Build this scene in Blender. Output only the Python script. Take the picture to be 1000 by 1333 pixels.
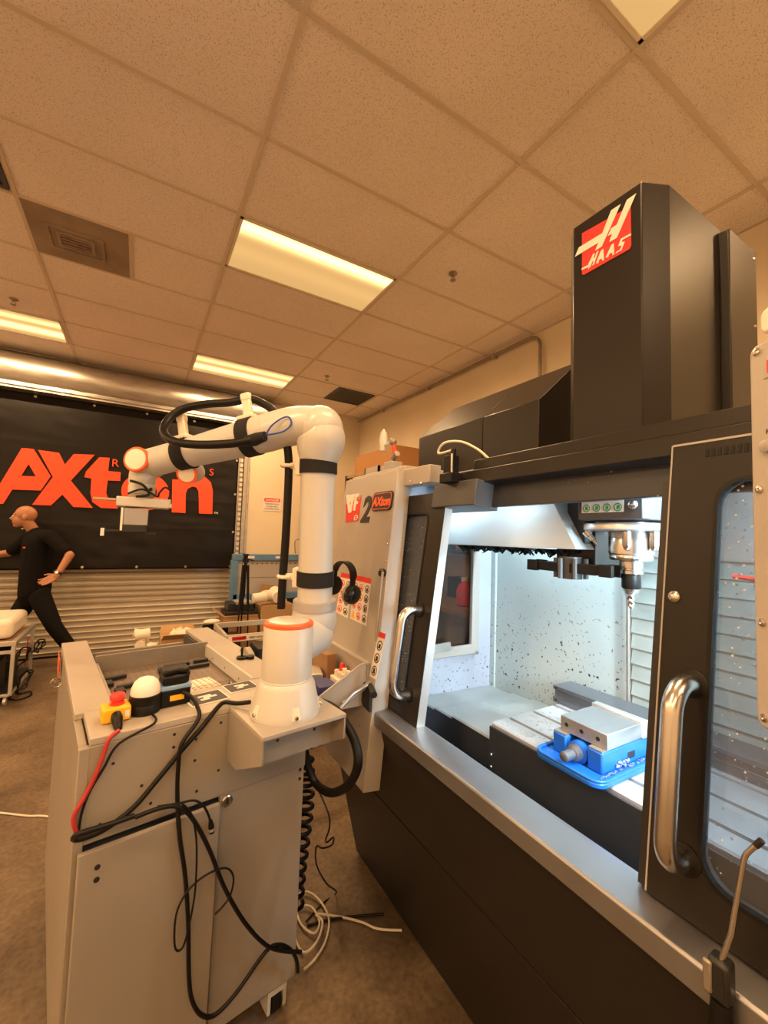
import bpy, math, random
from mathutils import Vector, Matrix, noise
random.seed(7)
for _o in list(bpy.data.objects): bpy.data.objects.remove(_o)
SC = bpy.context.scene
COL = SC.collection
R = math.radians
# ------------------------------------------------------------------ camera, world, exposure
CAMZ = 1.6
FPX, YAW, PITCH, ROLL = 540.0, R(59.5), R(3.45), R(1.9)
Fw = Vector((math.cos(PITCH)*math.cos(YAW), math.cos(PITCH)*math.sin(YAW), math.sin(PITCH)))
Rt0 = Fw.cross(Vector((0, 0, 1))).normalized()
Up0 = Rt0.cross(Fw)
Rt = Rt0*math.cos(ROLL) + Up0*math.sin(ROLL)
Up = -Rt0*math.sin(ROLL) + Up0*math.cos(ROLL)
CP = Vector((0, 0, CAMZ))
cam_d = bpy.data.cameras.new('camera')
cam = bpy.data.objects.new('camera', cam_d)
COL.objects.link(cam)
cam.matrix_world = Matrix(((Rt.x, Up.x, -Fw.x, CP.x), (Rt.y, Up.y, -Fw.y, CP.y), (Rt.z, Up.z, -Fw.z, CP.z), (0, 0, 0, 1)))
cam_d.sensor_fit = 'HORIZONTAL'
cam_d.sensor_width = 36.0
cam_d.lens = FPX*36.0/1000.0
cam_d.clip_start = 0.02
SC.camera = cam
wd = bpy.data.worlds.new('world')
SC.world = wd
wd.use_nodes = True
wd.node_tree.nodes['Background'].inputs[0].default_value = (1.0, 0.75, 0.5, 1)
wd.node_tree.nodes['Background'].inputs[1].default_value = 0.0
SC.view_settings.view_transform = 'Standard'
SC.view_settings.look = 'None'
SC.view_settings.gamma = 1.0
SC.view_settings.use_curve_mapping = False
SC.view_settings.exposure = 0.0
WARM = (1.0, 0.62, 0.31)
TROFFER_W = 52.0       # power of each lamp point in a ceiling fixture
LENS_BASE, LENS_TUBE = .80, 3.6
MILL_LED_W = 90.0
LED_COL = (.72, .90, 1.0)       # work light strip inside the mill

# ------------------------------------------------------------------ measuring helpers
def ray(x, y):
    return Rt*(x-500) - Up*(y-666.5) + Fw*FPX
def hit(x, y, p, n):
    d = ray(x, y); p = Vector(p); n = Vector(n)
    return CP + d*((p-CP).dot(n)/d.dot(n))
def atX(x, y, X): return hit(x, y, (X, 0, 0), (1, 0, 0))
def atY(x, y, Y): return hit(x, y, (0, Y, 0), (0, 1, 0))
def atZ(x, y, Z): return hit(x, y, (0, 0, Z), (0, 0, 1))
def atD(x, y, d): return CP + ray(x, y)*(d/FPX)

# ------------------------------------------------------------------ mesh builder
class MB:
    def __init__(s, M=None):
        s.v = []; s.f = []; s.mi = []; s.M = M; s.cur = 0
    def add(s, vs, fs):
        n = len(s.v)
        for p in vs:
            p = Vector(p)
            s.v.append(s.M @ p if s.M is not None else p)
        for f in fs:
            s.f.append([i+n for i in f]); s.mi.append(s.cur)
        return s
    def box(s, a, b):
        x0, y0, z0 = [min(a[i], b[i]) for i in range(3)]; x1, y1, z1 = [max(a[i], b[i]) for i in range(3)]
        return s.add([(x0,y0,z0),(x1,y0,z0),(x1,y1,z0),(x0,y1,z0),(x0,y0,z1),(x1,y0,z1),(x1,y1,z1),(x0,y1,z1)],
              [(0,3,2,1),(4,5,6,7),(0,1,5,4),(1,2,6,5),(2,3,7,6),(3,0,4,7)])
    def obox(s, c, size, ang=0.0):
        ca, sa = math.cos(ang), math.sin(ang); hx, hy, hz = size[0]/2, size[1]/2, size[2]/2
        vs = []
        for dz in (-hz, hz):
            for dx, dy in ((-hx,-hy),(hx,-hy),(hx,hy),(-hx,hy)):
                vs.append((c[0]+dx*ca-dy*sa, c[1]+dx*sa+dy*ca, c[2]+dz))
        return s.add(vs, [(0,3,2,1),(4,5,6,7),(0,1,5,4),(1,2,6,5),(2,3,7,6),(3,0,4,7)])
    def prism(s, poly, c0, c1, ax='z'):
        # 2D polygon extruded from c0 to c1 along the third axis
        def mk(a, b, c): return (a, b, c) if ax == 'z' else ((c, a, b) if ax == 'x' else (a, c, b))
        n = len(poly)
        vs = [mk(a, b, c0) for a, b in poly] + [mk(a, b, c1) for a, b in poly]
        ar = sum(poly[i][0]*poly[(i+1)%n][1]-poly[(i+1)%n][0]*poly[i][1] for i in range(n))
        flip = (ar < 0) != (c1 < c0) 
        if ax == 'y': flip = not flip
        fs = [tuple(range(n))[::-1], tuple(range(n, 2*n))] + [(i, (i+1) % n, n+(i+1) % n, n+i) for i in range(n)]
        if flip: fs = [f[::-1] for f in fs]
        return s.add(vs, fs)
    def ring(s, outer, inner, c0, c1):
        n = len(outer)
        vs = [(a, b, c) for c in (c0, c1) for L in (outer, inner) for a, b in L]
        fs = []
        for i in range(n):
            j = (i+1) % n
            fs += [(i, n+i, n+j, j), (2*n+i, 2*n+j, 3*n+j, 3*n+i), (i, j, 2*n+j, 2*n+i), (n+i, 3*n+i, 3*n+j, n+j)]
        return s.add(vs, fs)
    def tube(s, pts, r, n=8, closed=False, caps=True):
        pts = [Vector(p) for p in pts]; m = len(pts)
        rr = r if isinstance(r, (list, tuple)) else [r]*m
        t = []
        for i in range(m):
            if closed: d = pts[(i+1) % m]-pts[i-1]
            else: d = pts[min(i+1, m-1)]-pts[max(i-1, 0)]
            t.append(d.normalized() if d.length > 1e-9 else Vector((0, 0, 1)))
        a = Vector((0, 0, 1)) if abs(t[0].z) < .9 else Vector((1, 0, 0))
        nrm = (a - t[0]*a.dot(t[0])).normalized()
        vs = []; fs = []
        for i in range(m):
            if i: nrm = (nrm - t[i]*nrm.dot(t[i])).normalized()
            bn = t[i].cross(nrm)
            for k in range(n):
                w = 2*math.pi*k/n
                vs.append(pts[i] + (nrm*math.cos(w)+bn*math.sin(w))*rr[i])
        for i in range(m if closed else m-1):
            for k in range(n):
                i2 = (i+1) % m
                fs.append((i*n+k, i*n+(k+1) % n, i2*n+(k+1) % n, i2*n+k))
        if caps and not closed:
            fs.append(tuple(range(n))[::-1]); fs.append(tuple(range((m-1)*n, m*n)))
        return s.add(vs, fs)
    def cyl(s, p0, p1, r0, r1=None, n=20):
        return s.tube([p0, p1], [r0, r0 if r1 is None else r1], n)
    def lathe(s, prof, o, axis=(0, 0, 1), n=32):
        o = Vector(o); ax = Vector(axis).normalized()
        a = Vector((1, 0, 0)) if abs(ax.x) < .9 else Vector((0, 1, 0))
        e1 = (a-ax*a.dot(ax)).normalized(); e2 = ax.cross(e1)
        vs = []; fs = []; m = len(prof)
        for r, z in prof:
            for k in range(n):
                w = 2*math.pi*k/n
                vs.append(o + ax*z + (e1*math.cos(w)+e2*math.sin(w))*max(r, 1e-5))
        for i in range(m-1):
            for k in range(n):
                fs.append((i*n+k, i*n+(k+1) % n, (i+1)*n+(k+1) % n, (i+1)*n+k))
        fs.append(tuple(range(n))[::-1]); fs.append(tuple(range((m-1)*n, m*n)))
        return s.add(vs, fs)
    def ell(s, c, rad, nu=16, nv=10, rot=None):
        c = Vector(c); vs = []; fs = []
        for i in range(nv+1):
            ph = math.pi*i/nv
            for k in range(nu):
                th = 2*math.pi*k/nu
                p = Vector((rad[0]*math.sin(ph)*math.cos(th), rad[1]*math.sin(ph)*math.sin(th), -rad[2]*math.cos(ph)))
                if rot is not None: p = rot @ p
                vs.append(c+p)
        for i in range(nv):
            for k in range(nu):
                fs.append((i*nu+k, i*nu+(k+1) % nu, (i+1)*nu+(k+1) % nu, (i+1)*nu+k))
        return s.add(vs, fs)
    def mesh(s, name, mats, org, smooth=None):
        me = bpy.data.meshes.new(name)
        me.from_pydata([tuple(p-org) for p in s.v], [], s.f)
        me.validate()
        for m in mats: me.materials.append(m)
        if len(mats) > 1 and len(me.polygons) == len(s.mi):
            me.polygons.foreach_set('material_index', s.mi)
        if smooth is not None:
            me.shade_smooth(); me.set_sharp_from_angle(angle=R(smooth))
        me.update()
        return me
    def build(s, name, mat, parent=None, smooth=None, bevel=0, seg=2, org=None):
        mats = mat if isinstance(mat, (list, tuple)) else [mat]
        if parent is not None: org = ORG[parent.name]
        elif org is None:
            xs = [p.x for p in s.v]; ys = [p.y for p in s.v]; zs = [p.z for p in s.v]
            org = Vector(((min(xs)+max(xs))/2, (min(ys)+max(ys))/2, min(zs)))
        else: org = Vector(org)
        me = s.mesh(name, mats, org, smooth)
        ob = bpy.data.objects.new(name, me); COL.objects.link(ob)
        if parent is not None: ob.parent = parent
        else: ob.location = org
        ORG[ob.name] = org
        if bevel:
            b = ob.modifiers.new('bevel', 'BEVEL'); b.width = bevel; b.segments = seg; b.limit_method = 'ANGLE'; b.angle_limit = R(35)
            me.shade_smooth(); me.set_sharp_from_angle(angle=R(smooth or 35))
        return ob
ORG = {}
def spl(pts, k=6, closed=False):
    # Catmull-Rom smoothing of a polyline
    P = [Vector(p) for p in pts]; n = len(P); out = []
    for i in range(n if closed else n-1):
        if closed: a, b, c, d = P[i-1], P[i], P[(i+1) % n], P[(i+2) % n]
        else: a, b, c, d = P[max(i-1, 0)], P[i], P[i+1], P[min(i+2, n-1)]
        for j in range(k):
            t = j/k
            out.append(0.5*((2*b) + (c-a)*t + (2*a-5*b+4*c-d)*t*t + (3*b-a-3*c+d)*t**3))
    if not closed: out.append(P[-1])
    return out
def rrect(x0, y0, x1, y1, r, k=5):
    out = []
    for cx, cy, a0 in ((x1-r, y1-r, 0), (x0+r, y1-r, 90), (x0+r, y0+r, 180), (x1-r, y0+r, 270)):
        for j in range(k+1):
            w = R(a0+90*j/k); out.append((cx+r*math.cos(w), cy+r*math.sin(w)))
    return out
def tag(o, label=None, cat=None, group=None, kind=None):
    if label: o['label'] = label
    if cat: o['category'] = cat
    if group: o['group'] = group
    if kind: o['kind'] = kind
    return o
def thing(name, label, cat, loc, group=None):
    o = bpy.data.objects.new(name, None); COL.objects.link(o); o.location = loc; o.empty_display_size = .1
    ORG[o.name] = Vector(loc)
    return tag(o, label, cat, group)
def struct(name, mb, m, parent=None, **k):
    o = mb.build(name, m, parent, **k)
    if parent is None: o['kind'] = 'structure'
    return o
def copy_part(o, parent, loc):
    c = o.copy(); COL.objects.link(c); c.parent = parent; c.location = loc; ORG[c.name] = ORG[parent.name] if parent else Vector(loc)
    return c
def frame(o, a, b, c):
    a, b, c, o = Vector(a), Vector(b), Vector(c), Vector(o)
    return Matrix(((a.x, b.x, c.x, o.x), (a.y, b.y, c.y, o.y), (a.z, b.z, c.z, o.z), (0, 0, 0, 1)))
def text_mb(mb, txt, h, ox, oy, c0, c1, shear=0.0, sx=1.0, bold=0.0, align='LEFT'):
    # flat lettering from the built-in font, laid in the builder's own frame
    cu = bpy.data.curves.new('lettering', 'FONT'); cu.body = txt; cu.size = h/0.72; cu.shear = shear; cu.offset = bold; cu.align_x = align
    cu.extrude = 0.0; cu.resolution_u = 3
    ob = bpy.data.objects.new('lettering', cu); COL.objects.link(ob)
    dg = bpy.context.evaluated_depsgraph_get(); me = bpy.data.meshes.new_from_object(ob.evaluated_get(dg))
    vs = [(ox+p.co.x*sx, oy+p.co.y, c1) for p in me.vertices]
    mb.add(vs, [tuple(p.vertices) for p in me.polygons])
    # a rim gives the print real thickness
    cnt = {}
    for p in me.polygons:
        for e in p.edge_keys: cnt[e] = cnt.get(e, 0)+1
    for a, b in [e for e, k in cnt.items() if k == 1]:
        A, B = me.vertices[a].co, me.vertices[b].co
        mb.add([(ox+A.x*sx, oy+A.y, c1), (ox+B.x*sx, oy+B.y, c1), (ox+B.x*sx, oy+B.y, c0), (ox+A.x*sx, oy+A.y, c0)], [(0, 1, 2, 3)])
    bpy.data.objects.remove(ob); bpy.data.curves.remove(cu); bpy.data.meshes.remove(me)
    return mb

# ------------------------------------------------------------------ materials
def mat(name, col, rough=.5, metal=0.0, var=0.0, scale=8.0, bump=0.0, bscale=60.0, coat=0.0, stretch=None, spec=None, rvar=0.0):
    m = bpy.data.materials.new(name); m.use_nodes = True
    nt = m.node_tree; N = nt.nodes; L = nt.links; bs = N['Principled BSDF']
    bs.inputs['Base Color'].default_value = (*col, 1); bs.inputs['Roughness'].default_value = rough; bs.inputs['Metallic'].default_value = metal
    if coat: bs.inputs['Coat Weight'].default_value = coat; bs.inputs['Coat Roughness'].default_value = .15
    if spec is not None: bs.inputs['Specular IOR Level'].default_value = spec
    tc = N.new('ShaderNodeTexCoord'); src = tc.outputs['Object']
    if stretch:
        mp = N.new('ShaderNodeMapping'); mp.inputs['Scale'].default_value = stretch; L.new(src, mp.inputs[0]); src = mp.outputs[0]
    if var or rvar:
        nz = N.new('ShaderNodeTexNoise'); nz.inputs['Scale'].default_value = scale; nz.inputs['Detail'].default_value = 5; L.new(src, nz.inputs['Vector'])
        if var:
            rp = N.new('ShaderNodeMapRange'); rp.inputs[1].default_value = .3; rp.inputs[2].default_value = .7; rp.inputs[3].default_value = 1-var; rp.inputs[4].default_value = 1+var
            L.new(nz.outputs['Fac'], rp.inputs[0])
            mx = N.new('ShaderNodeVectorMath'); mx.operation = 'SCALE'; mx.inputs[0].default_value = col; L.new(rp.outputs[0], mx.inputs['Scale']); L.new(mx.outputs[0], bs.inputs['Base Color'])
        if rvar:
            rq = N.new('ShaderNodeMapRange'); rq.inputs[1].default_value = .3; rq.inputs[2].default_value = .7; rq.inputs[3].default_value = max(rough-rvar, .03); rq.inputs[4].default_value = rough+rvar
            L.new(nz.outputs['Fac'], rq.inputs[0]); L.new(rq.outputs[0], bs.inputs['Roughness'])
    if bump:
        nb = N.new('ShaderNodeTexNoise'); nb.inputs['Scale'].default_value = bscale; nb.inputs['Detail'].default_value = 4; L.new(src, nb.inputs['Vector'])
        bp = N.new('ShaderNodeBump'); bp.inputs['Strength'].default_value = bump; bp.inputs['Distance'].default_value = .002; L.new(nb.outputs['Fac'], bp.inputs['Height']); L.new(bp.outputs[0], bs.inputs['Normal'])
    return m
def speckle_mat(name, col, dark, rough, scale, thr, use_bump=0.0, big=None, fade=None):
    # pale surface with small dark marks (tile fissures, chips stuck to sheet metal)
    m = bpy.data.materials.new(name); m.use_nodes = True
    nt = m.node_tree; N = nt.nodes; L = nt.links; bs = N['Principled BSDF']; bs.inputs['Roughness'].default_value = rough
    ge = N.new('ShaderNodeNewGeometry')
    nz = N.new('ShaderNodeTexNoise'); nz.inputs['Scale'].default_value = scale; nz.inputs['Detail'].default_value = 2.5; nz.inputs['Roughness'].default_value = .6
    L.new(ge.outputs['Position'], nz.inputs['Vector'])
    rp = N.new('ShaderNodeMapRange'); rp.inputs[1].default_value = thr; rp.inputs[2].default_value = thr+.04; L.new(nz.outputs['Fac'], rp.inputs[0])
    fac = rp.outputs[0]
    if fade:
        sp = N.new('ShaderNodeSeparateXYZ'); L.new(ge.outputs['Position'], sp.inputs[0])
        fr = N.new('ShaderNodeMapRange'); fr.inputs[1].default_value = fade[0]; fr.inputs[2].default_value = fade[1]; fr.inputs[3].default_value = 1; fr.inputs[4].default_value = 0
        L.new(sp.outputs['Z'], fr.inputs[0])
        mu = N.new('ShaderNodeMath'); mu.operation = 'MULTIPLY'; L.new(fac, mu.inputs[0]); L.new(fr.outputs[0], mu.inputs[1]); fac = mu.outputs[0]
    mx = N.new('ShaderNodeMix'); mx.data_type = 'RGBA'; mx.inputs[6].default_value = (*col, 1); mx.inputs[7].default_value = (*dark, 1); L.new(fac, mx.inputs[0])
    out = mx.outputs[2]
    if big:
        n2 = N.new('ShaderNodeTexNoise'); n2.inputs['Scale'].default_value = big[0]; L.new(ge.outputs['Position'], n2.inputs['Vector'])
        r2 = N.new('ShaderNodeMapRange'); r2.inputs[1].default_value = .3; r2.inputs[2].default_value = .7; r2.inputs[3].default_value = 1-big[1]; r2.inputs[4].default_value = 1+big[1]; L.new(n2.outputs['Fac'], r2.inputs[0])
        vm = N.new('ShaderNodeVectorMath'); vm.operation = 'SCALE'; L.new(out, vm.inputs[0]); L.new(r2.outputs[0], vm.inputs['Scale']); out = vm.outputs[0]
    L.new(out, bs.inputs['Base Color'])
    if use_bump:
        bp = N.new('ShaderNodeBump'); bp.inputs['Strength'].default_value = use_bump; bp.inputs['Distance'].default_value = .002; bp.invert = True; L.new(nz.outputs['Fac'], bp.inputs['Height']); L.new(bp.outputs[0], bs.inputs['Normal'])
    return m
def glass_mat(name, tint, alpha_glossy=.12, rough=.02, dust=0.0):
    m = bpy.data.materials.new(name); m.use_nodes = True
    nt = m.node_tree; N = nt.nodes; L = nt.links; N.remove(N['Principled BSDF'])
    tr = N.new('ShaderNodeBsdfTransparent'); tr.inputs[0].default_value = (*tint, 1)
    gl = N.new('ShaderNodeBsdfGlossy'); gl.inputs['Roughness'].default_value = rough
    mx = N.new('ShaderNodeMixShader'); fz = N.new('ShaderNodeFresnel'); fz.inputs[0].default_value = 1.45
    L.new(fz.outputs[0], mx.inputs[0]); L.new(tr.outputs[0], mx.inputs[1]); L.new(gl.outputs[0], mx.inputs[2])
    out = mx.outputs[0]
    if dust:
        ge = N.new('ShaderNodeNewGeometry'); vo = N.new('ShaderNodeTexVoronoi'); vo.inputs['Scale'].default_value = 70; L.new(ge.outputs['Position'], vo.inputs['Vector'])
        nz = N.new('ShaderNodeTexNoise'); nz.inputs['Scale'].default_value = 14; L.new(ge.outputs['Position'], nz.inputs['Vector'])
        ad = N.new('ShaderNodeMath'); ad.operation = 'MULTIPLY_ADD'; ad.inputs[1].default_value = .35; L.new(nz.outputs['Fac'], ad.inputs[0]); L.new(vo.outputs['Distance'], ad.inputs[2])
        rp = N.new('ShaderNodeMapRange'); rp.inputs[1].default_value = .25; rp.inputs[2].default_value = .29; rp.inputs[3].default_value = .8; rp.inputs[4].default_value = dust; L.new(ad.outputs[0], rp.inputs[0])
        df = N.new('ShaderNodeBsdfDiffuse'); df.inputs[0].default_value = (.75, .78, .82, 1)
        m2 = N.new('ShaderNodeMixShader'); L.new(rp.outputs[0], m2.inputs[0]); L.new(out, m2.inputs[1]); L.new(df.outputs[0], m2.inputs[2]); out = m2.outputs[0]
    L.new(out, N['Material Output'].inputs[0])
    return m
def lens_mat(name, tubes):
    # a lit diffuser: the fluorescent tubes behind it show as brighter bands across its short side
    m = bpy.data.materials.new(name); m.use_nodes = True
    nt = m.node_tree; N = nt.nodes; L = nt.links; N.remove(N['Principled BSDF'])
    tc = N.new('ShaderNodeTexCoord'); sp = N.new('ShaderNodeSeparateXYZ'); L.new(tc.outputs['Generated'], sp.inputs[0])
    last = None
    for pos, wid, w in tubes:
        s1 = N.new('ShaderNodeMath'); s1.operation = 'SUBTRACT'; s1.inputs[1].default_value = pos; L.new(sp.outputs['Y'], s1.inputs[0])
        s2 = N.new('ShaderNodeMath'); s2.operation = 'DIVIDE'; s2.inputs[1].default_value = wid; L.new(s1.outputs[0], s2.inputs[0])
        s3 = N.new('ShaderNodeMath'); s3.operation = 'MULTIPLY'; L.new(s2.outputs[0], s3.inputs[0]); L.new(s2.outputs[0], s3.inputs[1])
        s4 = N.new('ShaderNodeMath'); s4.operation = 'MULTIPLY'; s4.inputs[1].default_value = -1; L.new(s3.outputs[0], s4.inputs[0])
        s5 = N.new('ShaderNodeMath'); s5.operation = 'EXPONENT'; L.new(s4.outputs[0], s5.inputs[0])
        s6 = N.new('ShaderNodeMath'); s6.operation = 'MULTIPLY_ADD'; s6.inputs[1].default_value = w*LENS_TUBE; L.new(s5.outputs[0], s6.inputs[0])
        if last is None: s6.inputs[2].default_value = LENS_BASE
        else: L.new(last, s6.inputs[2])
        last = s6.outputs[0]
    em = N.new('ShaderNodeEmission'); em.inputs[0].default_value = (1.0, .57, .20, 1); L.new(last, em.inputs[1])
    L.new(em.outputs[0], N['Material Output'].inputs[0])
    return m
M = {}
M['tile'] = speckle_mat('ceiling_tile', (.87, .78, .71), (.58, .49, .42), .9, 170, .58, .5, (1.2, .05))
M['tbar'] = mat('ceiling_grid', (.66, .56, .45), .6)
M['slab'] = mat('slab', (.3, .27, .24), .9)
M['wall'] = mat('painted_wall', (.74, .64, .47), .75, var=.04, scale=2, bump=.1, bscale=120)
M['wallw'] = mat('pale_wall', (.86, .82, .76), .8)
M['galv'] = mat('galvanised', (.55, .52, .47), .36, .85, var=.12, scale=5, stretch=(1, 4, 4), rvar=.08)
M['slat'] = mat('painted_slat', (.50, .44, .35), .42, .35, var=.08, scale=3, stretch=(.5, 3, 3))
M['banner'] = mat('black_vinyl', (.008, .006, .005), .42, 0, bump=.25, bscale=7, spec=.22)
M['red'] = mat('orange_red_print', (.85, .065, .015), .5)
M['dark'] = mat('charcoal_paint', (.019, .0155, .0125), .36, 0, var=.08, scale=3, bump=.10, bscale=400, spec=.24)
M['dark2'] = mat('black_paint', (.014, .013, .012), .42, 0)
M['dgrey'] = mat('dark_grey_paint', (.060, .060, .064), .4, 0, var=.08, scale=6, spec=.4)
M['apron'] = mat('apron_grey', (.034, .037, .043), .4, 0, var=.08, scale=6, spec=.4)
M['lgrey'] = mat('light_grey_paint', (.42, .385, .345), .42, 0, var=.03, scale=3)
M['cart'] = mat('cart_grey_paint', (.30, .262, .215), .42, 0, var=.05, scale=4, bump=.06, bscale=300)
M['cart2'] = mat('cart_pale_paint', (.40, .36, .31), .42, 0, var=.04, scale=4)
M['white'] = mat('robot_white', (.57, .55, .51), .32, 0, coat=.2)
M['cream'] = mat('cream_plastic', (.80, .72, .60), .45)
M['orange'] = mat('orange_ring', (.95, .13, .03), .4)
M['ring'] = mat('grey_ring', (.36, .34, .33), .4)
M['black'] = mat('black_rubber', (.007, .006, .0055), .45, spec=.25)
M['strap'] = mat('black_strap', (.008, .007, .007), .85)
M['steel'] = mat('brushed_steel', (.62, .59, .55), .24, 1.0)
M['sill'] = mat('stainless_sill', (.33, .33, .34), .40, .85, var=.08, scale=6, rvar=.05)
M['ground'] = mat('ground_steel', (.46, .46, .46), .38, .85, var=.06, scale=10, stretch=(1, 6, 6), rvar=.05)
M['tsteel'] = mat('table_steel', (.58, .59, .60), .40, .5, var=.12, scale=10, rvar=.06)
M['brown'] = mat('oxide_steel', (.33, .29, .24), .45, .6, var=.15, scale=10)
M['barst'] = mat('dark_ground_steel', (.16, .165, .18), .38, .6, var=.2, scale=6, stretch=(2, .4, 2), rvar=.1)
M['blue'] = mat('blue_vise_paint', (.010, .115, .50), .36, 0, var=.12, scale=12)
M['bluef'] = mat('blue_frame_paint', (.10, .22, .38), .5, 0, var=.1, scale=6)
M['iwall'] = speckle_mat('enclosure_white', (.44, .50, .49), (.012, .012, .012), .45, 62, .635, 0, (3, .05), (1.12, 1.50))
M['iwall2'] = speckle_mat('enclosure_grey', (.40, .42, .49), (.02, .02, .02), .45, 62, .62, 0, (4, .06), (.92, 1.15))
M['hood'] = mat('hood_white', (.44, .49, .51), .4, 0, var=.03, scale=4)
M['cover'] = mat('way_cover_steel', (.44, .46, .44), .38, .45, var=.12, scale=7, rvar=.06)
M['ycover'] = mat('way_cover_pale', (.34, .39, .37), .4, .3, var=.12, scale=8)
M['pane'] = glass_mat('window_pane', (.46, .47, .48), dust=.06)
M['sidepane'] = glass_mat('side_pane', (.50, .50, .52), dust=.0)
M['stick'] = mat('sticker_white', (.80, .74, .66), .5)
M['green'] = mat('print_green', (.02, .30, .17), .5)
M['ink'] = mat('print_black', (.012, .011, .011), .5)
M['rprint'] = mat('print_red', (.70, .035, .03), .45)
M['yel'] = mat('safety_yellow', (.90, .46, .015), .42)
M['estop'] = mat('red_plastic', (.75, .04, .03), .35)
M['dome'] = mat('white_dome', (.85, .78, .70), .5)
M['lblue'] = mat('pale_blue_plastic', (.22, .38, .62), .45)
M['cable_r'] = mat('red_cable', (.45, .035, .03), .5)
M['cable_w'] = mat('white_cable', (.78, .70, .58), .5)
M['cable_b'] = mat('blue_cable', (.02, .07, .35), .45)
M['card'] = mat('cardboard', (.42, .26, .12), .8, var=.12, scale=6)
M['card2'] = mat('old_cardboard', (.30, .17, .075), .8, var=.2, scale=6)
M['skin'] = mat('skin', (.36, .15, .075), .5, var=.06, scale=20)
M['cloth'] = mat('black_cloth', (.006, .005, .005), .9, bump=.3, bscale=60, spec=.12)
M['denim'] = mat('dark_trousers', (.010, .009, .009), .9, bump=.3, bscale=60, spec=.12)
M['tan'] = mat('tan_rod', (.45, .33, .2), .5)
M['alu'] = mat('aluminium', (.62, .60, .57), .35, .7, var=.06, scale=10)
M['plate'] = mat('fixture_plate', (.20, .155, .125), .5, .3, var=.1, scale=8)
M['clear'] = glass_mat('clear_acrylic', (.9, .9, .88))
M['wood'] = mat('bench_wood', (.30, .19, .10), .6, var=.15, scale=5)
def floor_mat():
    m = bpy.data.materials.new('stained_concrete'); m.use_nodes = True
    nt = m.node_tree; N = nt.nodes; L = nt.links; bs = N['Principled BSDF']; bs.inputs['Roughness'].default_value = .5
    ge = N.new('ShaderNodeNewGeometry')
    n1 = N.new('ShaderNodeTexNoise'); n1.inputs['Scale'].default_value = 2.2; n1.inputs['Detail'].default_value = 9; n1.inputs['Roughness'].default_value = .65; L.new(ge.outputs['Position'], n1.inputs['Vector'])
    n2 = N.new('ShaderNodeTexNoise'); n2.inputs['Scale'].default_value = 45; n2.inputs['Detail'].default_value = 5; L.new(ge.outputs['Position'], n2.inputs['Vector'])
    c1 = N.new('ShaderNodeValToRGB'); c1.color_ramp.elements[0].position = .3; c1.color_ramp.elements[0].color = (.072, .049, .028, 1); c1.color_ramp.elements[1].position = .72; c1.color_ramp.elements[1].color = (.24, .172, .108, 1)
    L.new(n1.outputs['Fac'], c1.inputs[0])
    r2 = N.new('ShaderNodeMapRange'); r2.inputs[1].default_value = .3; r2.inputs[2].default_value = .7; r2.inputs[3].default_value = .72; r2.inputs[4].default_value = 1.25; L.new(n2.outputs['Fac'], r2.inputs[0])
    vm = N.new('ShaderNodeVectorMath'); vm.operation = 'SCALE'; L.new(c1.outputs[0], vm.inputs[0]); L.new(r2.outputs[0], vm.inputs['Scale']); L.new(vm.outputs[0], bs.inputs['Base Color'])
    bp = N.new('ShaderNodeBump'); bp.inputs['Strength'].default_value = .25; bp.inputs['Distance'].default_value = .004; L.new(n2.outputs['Fac'], bp.inputs['Height']); L.new(bp.outputs[0], bs.inputs['Normal'])
    return m
M['floor'] = floor_mat()
# ------------------------------------------------------------------ the room
XR, XL, YF, YN, ZC = 3.25, -5.0, 6.45, -3.6, 3.645
struct('floor', MB().box((XL, YN, -.1), (XR, YF, 0)), M['floor'])
struct('wall_right', MB().box((XR, YN, 0), (XR+.12, YF+.12, 3.9)), M['wall'])
struct('wall_left', MB().box((XL-.12, YN, 0), (XL, YF+.12, 3.9)), M['wallw'])
struct('wall_near', MB().box((XL-.12, YN-.12, 0), (XR+.12, YN, 3.9)), M['wallw'])
wf = MB(); wf.box((1.30, YF, 0), (XR, YF+.12, 3.9)); wf.box((XL, YF, 3.26), (1.30, YF+.12, 3.9)); wf.box((XL, YF, 0), (-4.2, YF+.12, 3.26))
struct('wall_far', wf, M['wall'])
ceil = struct('ceiling', MB().box((XL, YN, 3.80), (XR, YF, 3.9)), M['slab'])
GX, GY, TX, TY = .439, .873, 1.2192, .6096
xs = [GX+TX*i for i in range(-5, 4)]; ys = [GY+TY*j for j in range(-8, 11)]
b = MB()
bars = []
for x in xs[1:]:
    if XL < x < XR: bars.append(MB().box((x-.012, YN, ZC-.002), (x+.012, YF, ZC+.03)))
for y in ys:
    if YN < y < YF: bars.append(MB().box((XL, y-.012, ZC-.0015), (XR, y+.012, ZC+.03)))
for q in bars: q.build('grid_bar', M['tbar'], ceil)
MB().box((GX-TX/2-.013, GY+TY*4, ZC-.001), (GX-TX/2+.013, GY+TY*5, ZC+.03)).build('grid_bar', M['tbar'], ceil)
edge = MB(); edge.box((XR-.02, YN, ZC-.003), (XR, YF, ZC+.02)); edge.box((XL, YF-.02, ZC-.0025), (XR, YF, ZC+.02)); edge.build('wall_angle', M['tbar'], ceil)
LIGHTS = {(0, 3), (0, 7), (-2, 7), (0, -1), (-2, -1), (-4, 7), (-4, 3), (-4, -1), (0, -5), (-2, -5), (-4, -5), (2, -3)}
HOLES = {(-1, 4): 'vent'}
base_tile = None
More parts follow.
